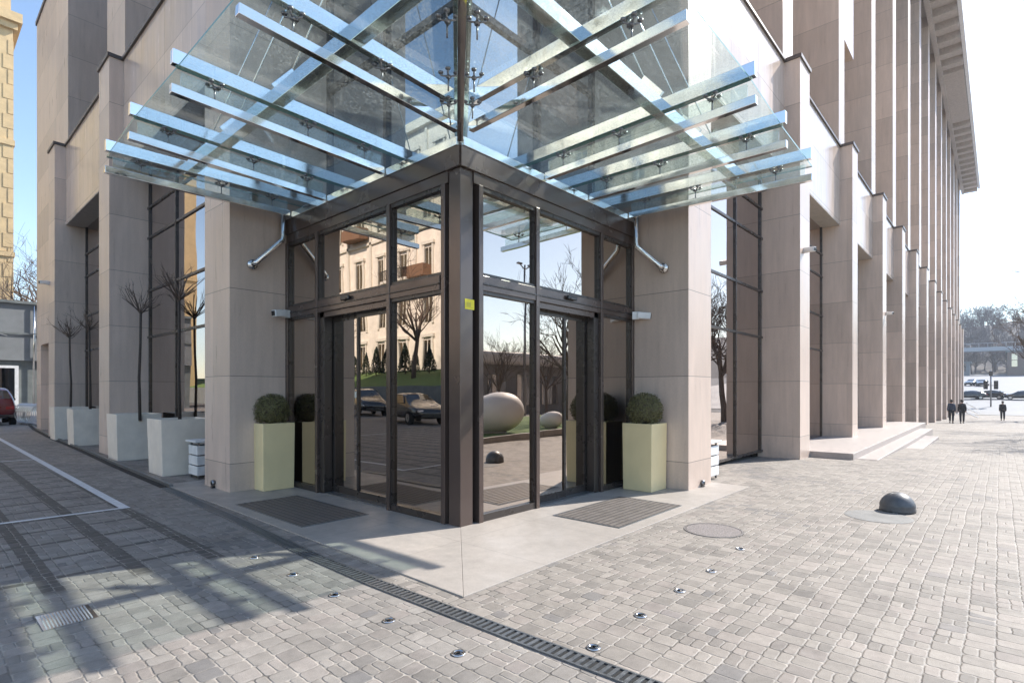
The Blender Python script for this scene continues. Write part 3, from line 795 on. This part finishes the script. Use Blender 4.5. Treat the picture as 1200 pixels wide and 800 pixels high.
for x,y,h,s,l,lb in TR: pollard(lb,(x,y,1.0),h,s,l)

# slatted litter bins
def litter_bin(label,loc,rz):
    o=thing('litter_bin',label,'litter bin',loc,rz,'slatted litter bins beside the piers')
    MB().box(-.19,.19,-.17,.17,.04,.60).build('liner',M['blackp'],o)
    k=MB()
    for z in (.06,.245,.43):
        k.box(-.24,.24,-.22,-.195,z,z+.165); k.box(-.24,.24,.195,.22,z,z+.165)
        k.box(-.24,-.215,-.195,.195,z,z+.165); k.box(.215,.24,-.195,.195,z,z+.165)
    k.build('slat',M['white'],o,bevel=.006)
    MB().box(-.28,.28,-.26,.26,.655,.69).build('lid',M['white'],o,bevel=.008)
    for sx in (-1,1):
        for sy in (-1,1): MB().box(sx*.2-.015,sx*.2+.015,sy*.18-.015,sy*.18+.015,0,.66).build('corner_leg',M['sockets'],o)
litter_bin('grey white slatted litter bin in shade behind the left entrance pier',(-.55,6.30,0),0)
litter_bin('white slatted litter bin with sunlit lid behind the right entrance pier',(5.40,-.62,0),0)

# stone steps
SP=thing('stone_steps','three broad stone steps in front of the second and third right piers','steps')
z=.03
MB().box(11.35,28.9,-1.97,-.12,-.9,.03).build('landing',M['steps'],SP,bevel=.01)
MB().box(11.75,26.5,-2.42,-1.97,-.9,-.125).build('step',M['steps'],SP,bevel=.01)
MB().box(15.3,23.2,-2.86,-2.42,-.9,-.24).build('step',M['steps'],SP,bevel=.01)
for a,b in ((24.12,25.4),(30.45,31.6)):
    tag(MB().box(a,b,-.85,-.2,-.8,.24+gz(a)*.2).build('stone_block',M['steps'],None,bevel=.01),'pale stone block between two piers, '+('beside the stone landing' if a<25 else 'beyond the stone landing'),'stone block','pale stone blocks between the piers')
ra=thing('stair_railing','white slanted stair railing beside the far piers','railing',(60.5,-2.2,gz(60)))
k=MB()
for i in range(3): k.beam((0,-.2,1.5-.42*i),(3.2,-.9,.95-.42*i),.1,.1)
k.build('rail',M['whitecap'],ra)
k=MB()
for u in (0,1.6,3.2): k.beam((u,-.2-.7*u/3.2,0),(u,-.2-.7*u/3.2,1.5-.55*u/3.2),.08,.08)
k.build('post',M['whitecap'],ra)
sg=thing('dark_panel','narrow dark panel on the far pier wall','panel',(58.3,-.72,.2))
MB().box(-.8,.8,-.03,.06,.0,2.0).build('board',M['blackp'],sg); MB().box(-.86,.86,-.0,.07,-.06,0).build('bottom_frame',M['bronze2'],sg)
MB().box(54.95,59.75,-.7,-.02,gz(55)-1,ZS).build('wall_infill',M['stone_r'],B)

# ------------------------------------------------------------------ cars
def car(label,loc,rz,paint,group=None,suv=False):
    o=thing('parked_car',label,'car',loc,rz,group)
    # stations along x: (x, zbottom, belt z, roof z, half width, half width at roof)
    st=[(-2.18,.45,.78,.80,.70,.62),(-2.10,.30,.92,.98,.82,.72),(-1.75,.22,.96,1.06,.87,.74),(-1.2,.20,.95,1.38,.89,.63),(-.5,.20,.93,1.47,.90,.62),(.2,.20,.92,1.44,.90,.62),(.85,.20,.90,1.12,.90,.70),(1.1,.20,.88,.98,.89,.74),(1.7,.22,.82,.86,.86,.70),(2.05,.28,.70,.74,.78,.62),(2.2,.40,.56,.58,.64,.52)]
    if suv: st=[(x,zb+.05,be*1.12,tp*1.18,w*1.02,wt*1.05) for x,zb,be,tp,w,wt in st]; st[1]=(-2.1,.35,1.05,1.2,.84,.72); st[2]=(-1.85,.27,1.07,1.66,.88,.66); st[3]=(-1.2,.25,1.07,1.74,.9,.66)
    def loft(sts,grow=0,lo=None):
        mb=MB()
        for x,zb,be,tp,w,wt in sts:
            mb.v+=[(x,-w*.93,zb),(x,-w,(zb+be)/2),(x,-w*.97,be),(x,-wt,tp-.03),(x,-wt*.7,tp),(x,wt*.7,tp),(x,wt,tp-.03),(x,w*.97,be),(x,w,(zb+be)/2),(x,w*.93,zb)]
        n=10
        for i in range(len(sts)-1):
            for k in range(n):
                k2=(k+1)%n; mb.f.append((i*n+k,i*n+k2,(i+1)*n+k2,(i+1)*n+k))
        mb.f.append(tuple(range(n))); mb.f.append(tuple((len(sts)-1)*n+k for k in reversed(range(n))))
        return mb
    b=loft(st).build('body',paint,o,True,fix=True)
    m=b.modifiers.new('s','SUBSURF'); m.levels=1; m.render_levels=2
    # windows: side strips and screens, just proud of the body
    Z=1.18 if suv else 1
    for sy in (-1,1):
        w=MB(); pr=[(-1.35,.99,.865),(-1.0,1.33,.68),(-.3,1.40,.655),(.25,1.36,.66),(.75,1.0,.83)] if not suv else [(-1.8,1.15,.86),(-1.6,1.58,.70),(-.3,1.62,.69),(.25,1.56,.70),(.75,1.14,.84)]
        w.v=[(x,sy*(yy+.012),z) for x,z,yy in pr]+[(x,sy*(yy-.02),z) for x,z,yy in pr]
        n=len(pr); w.f=[tuple(range(n)),tuple(range(2*n-1,n-1,-1))]+[(i,(i+1)%n,n+(i+1)%n,n+i) for i in range(n)]
        w.build('side_window',M['carglass'],o,fix=True)
    for nm,a,c in (('windscreen',(1.02,.985*Z),(.36,1.385*Z)),('rear_window',(-1.80 if not suv else -2.05,1.03*Z),(-1.28 if not suv else -1.86,1.34*Z))):
        w=MB(); dx=.03 if a[0]>0 else -.03
        q=[(a[0]+dx,-.66,a[1]),(a[0]+dx,.66,a[1]),(c[0]+dx,.55,c[1]),(c[0]+dx,-.55,c[1])]
        w.v=q+[(x-dx*1.5,y,z-.02) for x,y,z in q]; w.f=[(0,1,2,3),(7,6,5,4)]+[(i,(i+1)%4,4+(i+1)%4,4+i) for i in range(4)]
        w.build(nm,M['carglass'],o,fix=True)
    for x in (-1.32,1.35):
        for s in (-1,1):
            t=MB(); t.tube([(x,s*.68,.32),(x,s*.915,.32)],.32,22); w=t.build('wheel',M['tyre'],o,bevel=.02)
            MB().tube([(x,s*.90,.32),(x,s*.922,.32)],.2,14).build('rim',M['rim'],w)
    for s in (-1,1):
        MB().box(2.02,2.14,s*.42,s*.72,.58,.68).build('headlight',M['lampclear'],o,bevel=.02)
        MB().box(-2.17,-2.06,s*.48,s*.79,.72,.88).build('taillight',M['lampred'],o,bevel=.02)
    MB().box(-2.215,-2.16,-.26,.26,.56,.67).build('number_plate',M['plate'],o)
    MB().box(-2.20,-2.0,-.78,.78,.36,.50).build('rear_bumper',M['carblack'] if suv else paint,o,bevel=.03)
    MB().box(2.10,2.21,-.55,.55,.34,.50).build('grille',M['blackp'],o,bevel=.02)
    return o
car('dark red car parked on the setts at the left photo edge',(-1.68,31.0,0),R_(90),M['red'],suv=True)
car('black car parked across the bays, seen mirrored in the left panes',(-12.6,17.0,0),R_(-75),M['carblack'])
car('black car parked behind, seen mirrored in the left door',(-15.2,25.5,0),R_(-70),M['carblack'],suv=True)
far=car('dark car on the far street left of the traffic light, farthest',(152,-.2,gz(152)),R_(160),M['carblack'],'cars on the far street')
dup(far,(150,-1.9,gz(150)),R_(175),'dark car on the far street left of the traffic light, second of the far pair')
dup(far,(112,-.9,gz(112)),R_(100),'dark car on the far street directly left of the traffic light pole')
dup(far,(113,-3.4,gz(113)),R_(80),'dark car on the far street half behind the traffic light pole')
dup(far,(112,-7.2,gz(112)),R_(90),'dark car on the far street at the right photo edge')
for o in (far,): pass

# bike rack
br=thing('bike_rack','coiled steel bicycle rack in front of the far left wall','bike rack',(-.42,28.3,0),R_(97))
k=MB()
pts=[]
for i in range(0,9*16+1):
    a=2*PI*i/16
    pts.append((i/16*.30-1.35,.36*math.sin(a),.52+.46*math.cos(a)))
k.tube(pts,.02,8); k.build('coil',M['steel_pipe'],br,True)
MB().box(-1.4,1.4,-.05,.05,0,.04).build('base_rail',M['sockets'],br)

# ------------------------------------------------------------------ left background
an=thing('grey_annex','low grey rendered annex with a white framed window at the far left','building',(0,0,0))
MB().box(-14,3.7,52,58,3.9,8.3).build('upper_wall',M['annex'],an)
MB().box(-14,3.7,52.3,58,-.1,3.9).build('wall',M['annexdark'],an)
w=MB().box(-1.4,1.55,52.22,52.27,.35,3.3).build('window',M['farwin'],an)
k=MB(); k.box(-1.5,-1.3,52.12,52.3,.2,3.5); k.box(1.5,1.72,52.12,52.3,.2,3.5); k.box(-1.3,1.5,52.12,52.3,3.3,3.5); k.box(-1.3,1.5,52.12,52.3,.2,.4); k.box(.05,.35,52.12,52.3,.4,3.25)
k.build('frame',M['winframe'],w)
MB().box(-14,3.8,51.8,52.4,8.3,8.5).build('roof_edge',M['annexdark'],an)
k=MB()
for i in range(6): k.box(-13+i*2.6,-12.94+i*2.6,51.97,52.0,3.95,8.25)
k.box(-14,3.7,51.9,52.02,5.9,6.05); k.build('panel_joint',M['annexdark'],an)
MB().box(-.3,.1,51.8,52.0,5.0,5.35).build('wall_lamp',M['white'],an)
MB().tube([(2.6,52.1,.1),(2.6,52.1,3.9),(2.6,51.85,4.3),(2.6,51.85,8.2)],.07,8).build('downpipe',M['steel_pipe'],an,True)
cb=tag(MB().tube([(-3,51.6,8.2),(-1,51.4,6.4),(1,51.3,5.7),(2.6,50,5.9),(2.7,40,5.6),(.0,25.3,5.1)],.04,5).build('cable',M['annex']),'pale sagging cable slung across the grey annex','cable')
yb=thing('ochre_building','tall sunlit ochre building with a moulded cornice at the far left edge','building',(0,0,0))
MB().box(-22,3.7,75,95,0,40.5).build('wall',M['yellowstone'],yb)
k=MB(); k.box(-22,4.05,74.6,95,40.5,41.2); k.box(-22,4.4,74.2,95,41.2,42.2); k.build('cornice',M['yellowstone'],yb)
MB().box(-22,3.55,75.2,95,42.2,60).build('attic_wall',M['yellowstone'],yb)
k=MB(); k.box(-22,3.85,74.85,95,28.0,28.6); k.box(-22,3.85,74.85,95,16.0,16.5); k.build('string_course',M['yellowstone'],yb)
k=MB()
for i in range(24):
    k.box(3.3 if i%2 else 2.9,3.74,74.95,75.5,1+i*1.6,2.5+i*1.6)
k.build('quoin',M['yellowstone'],yb)
for i in range(5):
    w=MB().box(-3.6,-2.0,74.93,75.02,5+i*6.5,8.6+i*6.5).build('window',M['farwin'],yb)
    MB().box(-3.8,-1.8,74.8,74.99,8.6+i*6.5,8.9+i*6.5).build('window_head',M['yellowstone'],w)

# ------------------------------------------------------------------ bare trees
def bare_mesh(seed,h,depth=5,kids=(2,3),minr=.012):
    random.seed(seed); tr=MB(); cr=MB()
    p=Vector((0,0,-.3)); d=Vector((0,0,1)); pts=[p]; rs=[h*.022]
    for i in range(4):
        d=(d+Vector((random.gauss(0,.05),random.gauss(0,.05),.0))).normalized(); pts.append(pts[-1]+d*h*.1); rs.append(h*.022*(1-.12*(i+1)))
    tr.tube(pts,rs,8)
    for k in range(7):
        a=2*PI*k/7+random.gauss(0,.3); el=random.uniform(.5,1.3)
        dd=Vector((math.cos(a)*math.cos(el),math.sin(a)*math.cos(el),math.sin(el)))
        branch(cr,pts[random.randint(3,4)],dd,h*random.uniform(.2,.27),h*.0105,depth,.5,.04,3,.72,kids,minr)
    return tr,cr
def bare_tree(name,label,loc,h,seed,mat,group,depth=5,kids=(2,3),minr=.012):
    o=thing(name,label,'tree',loc,0,group)
    a,b=bare_mesh(seed,h,depth,kids,minr); a.build('trunk',mat,o,True); b.build('crown',mat,o)
    return o
tg='bare trees behind the grey annex'
t0=bare_tree('winter_tree','tall bare tree behind the grey annex, next to the ochre building',(6.0,68,0),21,21,M['twig'],tg)
dup(t0,(9.5,78,0),1.9,'bare tree behind the grey annex, half hidden by the stone building',sc=1.2)
dup(t0,(4.0,88,0),3.3,'bare tree farthest behind the grey annex',sc=1.1)
dup(t0,(8.5,62.5,0),4.4,'bare tree behind the grey annex, nearest to the stone building',sc=.8)

# ------------------------------------------------------------------ right background: street, hill, woods, bridge
hl=MB(); NX,NY=26,30
def hz(x,y):
    return gz(214)-.3+ 26*max(0,min(1,(x-214)/110)) + 1.6*math.sin(x*.05+y*.07)*min(1,max(0,(x-214)/40))
for i in range(NX):
    for j in range(NY):
        x=214+i*16; y=-220+j*14; hl.v.append((x,y,hz(x,y)))
for i in range(NX-1):
    for j in range(NY-1):
        a=i*NY+j; hl.f.append((a,a+NY,a+NY+1,a+1))
structure(hl.build('hill',M['hill'],None,True))
rd=MB()
for a,b in ((75,92),(92,140),(140,200),(200,216)):
    rd.poly([(a,-60,gz(a)+.03),(b,-60,gz(b)+.03),(b,30,gz(b)+.03),(a,30,gz(a)+.03)])
structure(rd.build('road',M['asphalt_l']))
wt=[bare_tree('wood_tree','',(0,0,0),13,30+i,M['fartwig'],'bare trees on the far hill',4,(2,3),.035) for i in range(3)]
random.seed(5); first=[True]*3
WS=[]
for i in range(90):
    x=random.uniform(219,300); y=random.uniform(-26,16)-(x-205)*.03
    if i<34: x=random.uniform(216,228); y=random.uniform(-20,8)
    WS.append((x,y))
for i,(x,y) in enumerate(WS):
    k=i%3; o=wt[k] if first[k] else copy_tree(wt[k]); first[k]=False
    o.location=(x,y,hz(x,y)-.5); o.rotation_euler=(0,0,random.uniform(0,6)); s=random.uniform(.55,.85) if i<34 else random.uniform(.8,1.25); o.scale=(s,s,s)
    o['label']='bare tree in the wood on the far hill behind the footbridge'
# footbridge and stair
fb=thing('footbridge','pale concrete footbridge crossing the far street before the wooded hill','bridge',(212,0,0))
MB().box(-1.5,1.5,-40,30,13.2,14.4).build('deck',M['bridge'],fb)
k=MB()
for q in range(36): k.box(-1.5,-1.42,-40+q*2,-39.9+q*2,14.4,15.6)
k.box(-1.52,-1.4,-40,30,15.5,15.62); k.build('railing',M['bridge'],fb)
for y in (-16,14): MB().box(-.6,.6,y-.6,y+.6,2,13.2).build('support',M['bridge'],fb)
# far buildings right
def far_block(label,x0,x1,y0,y1,z0,z1,mat,nw,nz):
    o=thing('hillside_building',label,'building',(x0,y0,z0),0,'buildings below the far hill')
    MB().box(0,x1-x0,0,y1-y0,-6,z1-z0).build('wall',mat,o)
    MB().box(-.4,x1-x0+.4,-.4,y1-y0+.4,z1-z0,z1-z0+.5).build('roof',M['annexdark'],o)
    for i in range(nw):
        for j in range(nz):
            yy=(y1-y0)*(i+.5)/nw; zz=1.2+(z1-z0-1.5)*j/nz
            MB().box(-.08,.02,yy-.6,yy+.6,zz,zz+1.7).build('window',M['farwin'],o)
far_block('brown block with rows of windows below the far hill at the right edge',203,212,-18,-6.2,7.0,12.2,plain('brown_brick',(.22,.16,.13),.9),4,2)
far_block('grey block below the far hill beside the last piers',205,213,2.0,5.0,6.0,9.5,M['annex'],1,2)
# traffic light
tl=thing('traffic_light','traffic light with two black heads on the far street corner','traffic light',(98,-3.7,gz(98)))
MB().tube([(0,0,0),(0,0,5.2)],.09,10).build('pole',M['sockets'],tl,True)
for s in (-1,1):
    h=MB().box(-.18,.18,s*.55-.24,s*.55+.24,2.5,3.7).build('signal_head',M['blackp'],tl,bevel=.03)
    for q in range(3):
        MB().tube([(-.18,s*.55,2.72+q*.38),(-.30,s*.55,2.70+q*.38)],.15,12).build('hood',M['blackp'],h)
    MB().box(-.03,.03,min(0,s*.32),max(0,s*.32),3.0,3.06).build('bracket',M['blackp'],tl)
MB().box(-.12,.12,-.2,.2,4.4,5.0).build('top_sign',M['blackp'],tl)

# ------------------------------------------------------------------ pedestrians
def skin(name,verts,edges,radii,mat,parent,sub=1):
    me=bpy.data.meshes.new(name); me.from_pydata([tuple(v) for v in verts],edges,[]); me.materials.append(mat)
    o=bpy.data.objects.new(name,me); COL.objects.link(o); o.parent=parent
    m=o.modifiers.new('skin','SKIN'); m.use_smooth_shade=True
    for i,r in enumerate(radii): me.skin_vertices[0].data[i].radius=(r,r) if not isinstance(r,tuple) else r
    me.skin_vertices[0].data[0].use_root=True
    s=o.modifiers.new('sub','SUBSURF'); s.levels=sub; s.render_levels=sub
    return o
def person(label,loc,rz,coat,stride=.2,sw=.15,group=None):
    o=thing('person',label,'person',loc,rz,group)
    # faces +x; pelvis root
    v=[(0,0,.95),(0,0,1.15),(0,0,1.38),(.01,0,1.50),(.02,0,1.56),(.03,0,1.66),(.02,0,1.74)]
    e=[(0,1),(1,2),(2,3),(3,4),(4,5),(5,6)]; r=[(.13,.11),(.13,.10),(.15,.10),.055,.06,.085,.06]
    for s in (-1,1):
        b=len(v); f=s*stride
        v+=[(0,s*.09,.90),(f*.5,s*.095,.50),(f-.05*(f<0),s*.095,.09),(f+.12,s*.10,.05)]; r+=[.085,.06,.042,.04]; e+=[(0,b),(b,b+1),(b+1,b+2),(b+2,b+3)]
        b=len(v); f=-s*sw
        v+=[(0,s*.165,1.40),(f*.4,s*.205,1.12),(f+.06,s*.21,.90),(f+.10,s*.21,.80)]; r+=[.06,.045,.034,.035]; e+=[(2,b),(b,b+1),(b+1,b+2),(b+2,b+3)]
    skin('body',v,e,r,M['skin'],o)
    v=[(0,0,.88),(0,0,1.15),(0,0,1.38),(.01,0,1.49)];e=[(0,1),(1,2),(2,3)];r=[(.16,.21),(.14,.18),(.13,.19),.085]
    for s in (-1,1):
        b=len(v); f=-s*sw
        v+=[(0,s*.165,1.39),(f*.4,s*.205,1.12),(f+.06,s*.21,.88)]; r+=[.08,.066,.055]; e+=[(2,b),(b,b+1),(b+1,b+2)]
    skin('coat',v,e,r,coat,o)
    v=[(0,0,.93)];e=[];r=[(.15,.13)]
    for s in (-1,1):
        b=len(v); f=s*stride
        v+=[(0,s*.09,.88),(f*.5,s*.095,.50),(f-.05*(f<0),s*.095,.11)]; r+=[.105,.08,.062]; e+=[(0,b),(b,b+1),(b+1,b+2)]
    skin('trousers',v,e,r,M['trouser'],o)
    for s in (-1,1):
        f=s*stride; MB().box(f-.1-.05*(f<0),f+.17-.05*(f<0),s*.095-.05,s*.095+.05,0,.09).build('shoe',M['blackp'],o,bevel=.03)
    MB().lathe((.0,0,1.66),[(.02,-.12),(.075,-.08),(.098,0),(.085,.07),(.05,.105),(.002,.115)],14).build('hair',M['hair'],o,True)
    return o
person('person in a dark coat walking away close to the piers, left of the pair',(48.2,-1.95,gz(48.2)),R_(0),M['coat2'])
person('person in a dark coat walking away close to the piers, right of the pair',(48.6,-2.55,gz(48.6)),R_(5),M['coat'],-.2,-.12)
person('person in a black jacket walking alone farther away under the traffic light',(62.0,-4.85,gz(62)),R_(0),M['coat'],.12,.22)

# big bare trees along the right side of the pavement
bt=bare_tree('street_tree','large bare street tree at the right photo edge, branches against the sky',(64,-7.6,gz(62)),13.5,41,M['twig'],'bare street trees along the pavement',5,(2,3),.014)
dup(bt,(26,-9.0,gz(26)),1.2,'bare street tree standing outside the right photo edge, its shadow on the setts',sc=.78)
dup(bt,(33,-9.5,gz(33)),2.9,'bare street tree farther along outside the right photo edge',sc=.83)
dup(bt,(41,-10.5,gz(41)),4.1,'bare street tree third along outside the right photo edge',sc=.94)
dup(bt,(19,-12,gz(19)),5.1,'bare street tree mirrored in the right window bay',sc=.7)

# ------------------------------------------------------------------ across the street, seen in the panes
cb=thing('cream_house','cream ornate apartment house with balconies across the street, mirrored in the left panes','building',(-30,0,0))
MB().box(-14,0,14,92,0,29.5).build('wall',M['cream'],cb)
k=MB(); k.box(-.1,.5,14,92,28.6,29.5); k.box(-.1,.25,14,92,11.2,11.6); k.box(-.1,.2,14,92,17.5,17.8); k.build('string_course',M['creamtrim'],cb)
rf=MB(); rf.v=[(-14,14,29.5),(.5,14,29.5),(.5,92,29.5),(-14,92,29.5),(-7,17,33),(-7,89,33)]; rf.f=[(0,1,4),(1,2,5,4),(2,3,5),(3,0,4,5)]; rf.build('roof',M['annexdark'],cb)
for j,z in enumerate((3.9,8.3,13,18.6,23.6)):
    for i in range(19):
        y=17+i*4
        w=MB().box(-.12,.03,y-.6,y+.6,z,z+2.6).build('window',M['farwin'],cb)
        k=MB(); k.box(-.05,.16,y-.85,y-.6,z-.2,z+2.9); k.box(-.05,.16,y+.6,y+.85,z-.2,z+2.9); k.box(-.05,.24,y-1.0,y+1.0,z+2.9,z+3.2); k.box(-.02,.06,y-.04,y+.04,z,z+2.6); k.build('frame',M['creamtrim'],w)
        if j in (2,3,4) and i%4==2:
            b=MB().box(.17,1.5,y-2.2,y+2.2,z-.5,z-.25).build('balcony',M['creamtrim'],cb)
            k=MB()
            for q in range(23): k.box(1.4,1.45,y-2.2+q*.2,y-2.16+q*.2,z-.25,z+.75)
            k.box(1.38,1.47,y-2.2,y+2.2,z+.72,z+.8); k.build('railing',M['blackp'],b)
for i in range(6):
    y=27+i*11; z=(8.3,13,18.6,13,8.3,18.6)[i]
    b=MB().box(.17,1.3,y-1.6,y+1.6,z-.4,z+.8).build('timber_balcony',plain('brown_boards_%d'%i,(.22,.12,.07),.8),cb)
MB().box(-.05,.10,14,92,0,3.6).build('shop_front',M['annexdark'],cb)
k=MB()
for i in range(20): k.box(-.02,.20,15.0+i*4-.15,15.0+i*4+.15,11.6,28.6)
k.build('pilaster',M['creamtrim'],cb)
rw=tag(MB().box(-20.6,-20,8,95,0,1.9).build('retaining_wall',M['annexdark']),'dark retaining wall across the street below the lawn','wall')
lw=MB(); lw.poly([(-20.6,8,1.9),(-20.6,95,1.9),(-27,95,3.4),(-27,8,3.4)]); lw.poly([(-27,8,3.4),(-27,95,3.4),(-30,95,3.4),(-30,8,3.4)])
tag(lw.build('lawn_bank',M['grass']),None,None,kind='structure')
cn=thing('conifer','dark young conifer in the row on the lawn across the street','tree',(-25,20,3.0),0,'row of conifers across the street',.65)
random.seed(9); k=MB()
for i in range(1500):
    z=random.random(); rr=1.05*(1-z)**.8*random.uniform(.5,1.05); a=random.uniform(0,2*PI); c=Vector((rr*math.cos(a),rr*math.sin(a),.3+z*3.6))
    n=Vector((random.gauss(0,1),random.gauss(0,1),random.gauss(0,1))).normalized(); u=n.orthogonal().normalized(); w=n.cross(u); l=random.uniform(.08,.18)
    k.poly([c-u*l,c+w*l*.4,c+u*l,c-w*l*.4])
k.build('foliage',M['conifer'],cn); MB().tube([(0,0,0),(0,0,3.2)],[.09,.02],6).build('trunk',M['bark'],cn)
for i in range(1,26):
    dup(cn,(-25+random.gauss(0,.25),20+i*2.1,3.0),random.uniform(0,6),sc=random.uniform(.5,.72))

for i,(x,y,q) in enumerate([(-23.2,19,.62),(-23.5,31,.8),(-22.8,44,.7),(-23.4,58,.85)]):
    dup(bt,(x,y,2.6),i*1.7+.4,'bare tree on the lawn bank across the street, mirrored in the left panes','bare trees on the lawn bank',q)
# plaza side, seen in the right panes
lp=MB(); lp.prism([(6.5,-7.0),(24,-9.6),(26,-17),(9,-15)],-.3,.06); tag(lp.build('lawn',M['grass'],fix=True),None,None,kind='structure')
kb=MB(); kb.beam((6.4,-6.95,.02),(24.1,-9.55,-.05),.14,.22); tag(kb.build('lawn_kerb',M['concrete'],fix=True),'low stone kerb edging the plaza lawn, mirrored in the right panes','kerb')
def egg(label,loc,rz,s):
    o=thing('egg_sculpture',label,'sculpture',loc,rz,'pale egg sculptures on the plaza lawn',s)
    pr=[(.001,-1.0)]+[(math.sin(PI*i/16)*(.62-.10*math.cos(PI*i/16)),-math.cos(PI*i/16)) for i in range(1,16)]+[(.001,1.0)]
    b=MB().lathe((0,0,0),pr,32).build('shell',M['egg'],o,True,fix=True); b.rotation_euler=(0,R_(82),0); b.location=(0,0,.62)
    MB().box(-.4,.4,-.25,.25,-.05,.06).build('plinth',M['concrete'],o)
egg('large pale egg sculpture lying on the plaza lawn, mirrored in the right panes',(9.9,-8.9,.05),R_(42),1.15)
egg('smaller pale egg sculpture on the plaza lawn, mirrored in the right panes',(13.4,-8.8,.05),R_(70),.55)
pv=thing('low_pavilion','low taupe pavilion with a pale roof across the plaza, mirrored in the right panes','building',(0,0,0))
MB().box(16,62,-40,-29,-1,3.9).build('wall',M['pavwall'],pv)
MB().box(15.2,62.8,-40.8,-28.2,3.9,5.0).build('roof',M['pavroof'],pv,bevel=.3)
for i in range(11):
    MB().box(18+i*4,20.6+i*4,-29.03,-28.95,.2,3.0).build('window',M['farwin'],pv)
for i,(x,y,s) in enumerate([(22,-20,.5),(30,-22,.55),(38,-21,.5),(55,-46,.8),(70,-55,.9),(84,-66,1.0),(64,-60,.9),(92,-60,1.0),(100,-80,1.1),(46,-52,.85)]):
    dup(bt,(x,y,gz(x)),i*1.3,['bare tree on the plaza, mirrored in the right panes','bare tree beyond the pavilion, mirrored in the right panes'][i>2],'bare trees around the plaza',s)
pl=thing('plaza_lamp','tall plaza lamp post with twin heads, mirrored in the right panes','street lamp',(30,-24.5,-.5))
MB().tube([(0,0,0),(0,0,12.4)],[.14,.08],8).build('pole',M['sockets'],pl,True)
for s in (-1,1):
    MB().tube([(0,0,12),(s*.8,0,12.4)],.05,6).build('arm',M['sockets'],pl); MB().box(s*.8-.3,s*.8+.3,-.15,.15,12.35,12.5).build('lamp_head',M['sockets'],pl,bevel=.04)

# ------------------------------------------------------------------ air
hm=bpy.data.materials.new('air'); hm.use_nodes=True; ht=hm.node_tree
for n in list(ht.nodes):
    if n.type=='BSDF_PRINCIPLED': ht.nodes.remove(n)
pv_=ht.nodes.new('ShaderNodeVolumePrincipled'); pv_.inputs['Color'].default_value=(.80,.88,1,1); pv_.inputs['Density'].default_value=.0005; pv_.inputs['Anisotropy'].default_value=.3
ho=[n for n in ht.nodes if n.type=='OUTPUT_MATERIAL'][0]; ht.links.new(pv_.outputs[0],ho.inputs['Volume'])
tag(MB().box(-905,905,-905,905,-2.8,62).build('haze',hm),None,None,kind='stuff')

# ------------------------------------------------------------------ light, sky, camera
AZ=Vector((.934,-.358,0)).normalized(); EL=R_(40)
sd=Vector((AZ.x*math.cos(EL),AZ.y*math.cos(EL),math.sin(EL)))
L=bpy.data.lights.new('sun','SUN'); L.energy=4.0; L.angle=R_(.53); L.color=(1,.95,.88)
lo=bpy.data.objects.new('sun',L); COL.objects.link(lo); lo.rotation_euler=(-sd).to_track_quat('-Z','Y').to_euler(); lo.location=(0,0,60)
W=bpy.data.worlds.new('World'); S.world=W; W.use_nodes=True; nt=W.node_tree
sky=nt.nodes.new('ShaderNodeTexSky'); sky.sky_type='NISHITA'; sky.sun_disc=False; sky.sun_elevation=EL; sky.sun_rotation=math.atan2(AZ.x,AZ.y)
sky.air_density=1.0; sky.dust_density=.3; sky.ozone_density=1.0
bg=[n for n in nt.nodes if n.type=='BACKGROUND'][0]; bg.inputs[1].default_value=.14
nt.links.new(sky.outputs[0],bg.inputs[0])
C=bpy.data.cameras.new('camera'); co=bpy.data.objects.new('camera',C); COL.objects.link(co); S.camera=co
C.sensor_width=36; C.lens=36*639.515/1200; C.shift_y=57/1200; C.clip_end=3000; C.clip_start=.05
co.location=(-4.3255,-4.6735,1.6); co.rotation_euler=(PI/2,0,math.atan2(.66667,.745356)-PI/2)
S.render.engine='CYCLES'
S.view_settings.view_transform='Standard'; S.view_settings.look='None'; S.view_settings.gamma=1; S.view_settings.use_curve_mapping=False
S.view_settings.exposure=1.14
cy=S.cycles; cy.use_denoising=True; cy.max_bounces=9; cy.transparent_max_bounces=24; cy.diffuse_bounces=3; cy.glossy_bounces=6; cy.caustics_reflective=False; cy.caustics_refractive=False; cy.sample_clamp_indirect=6
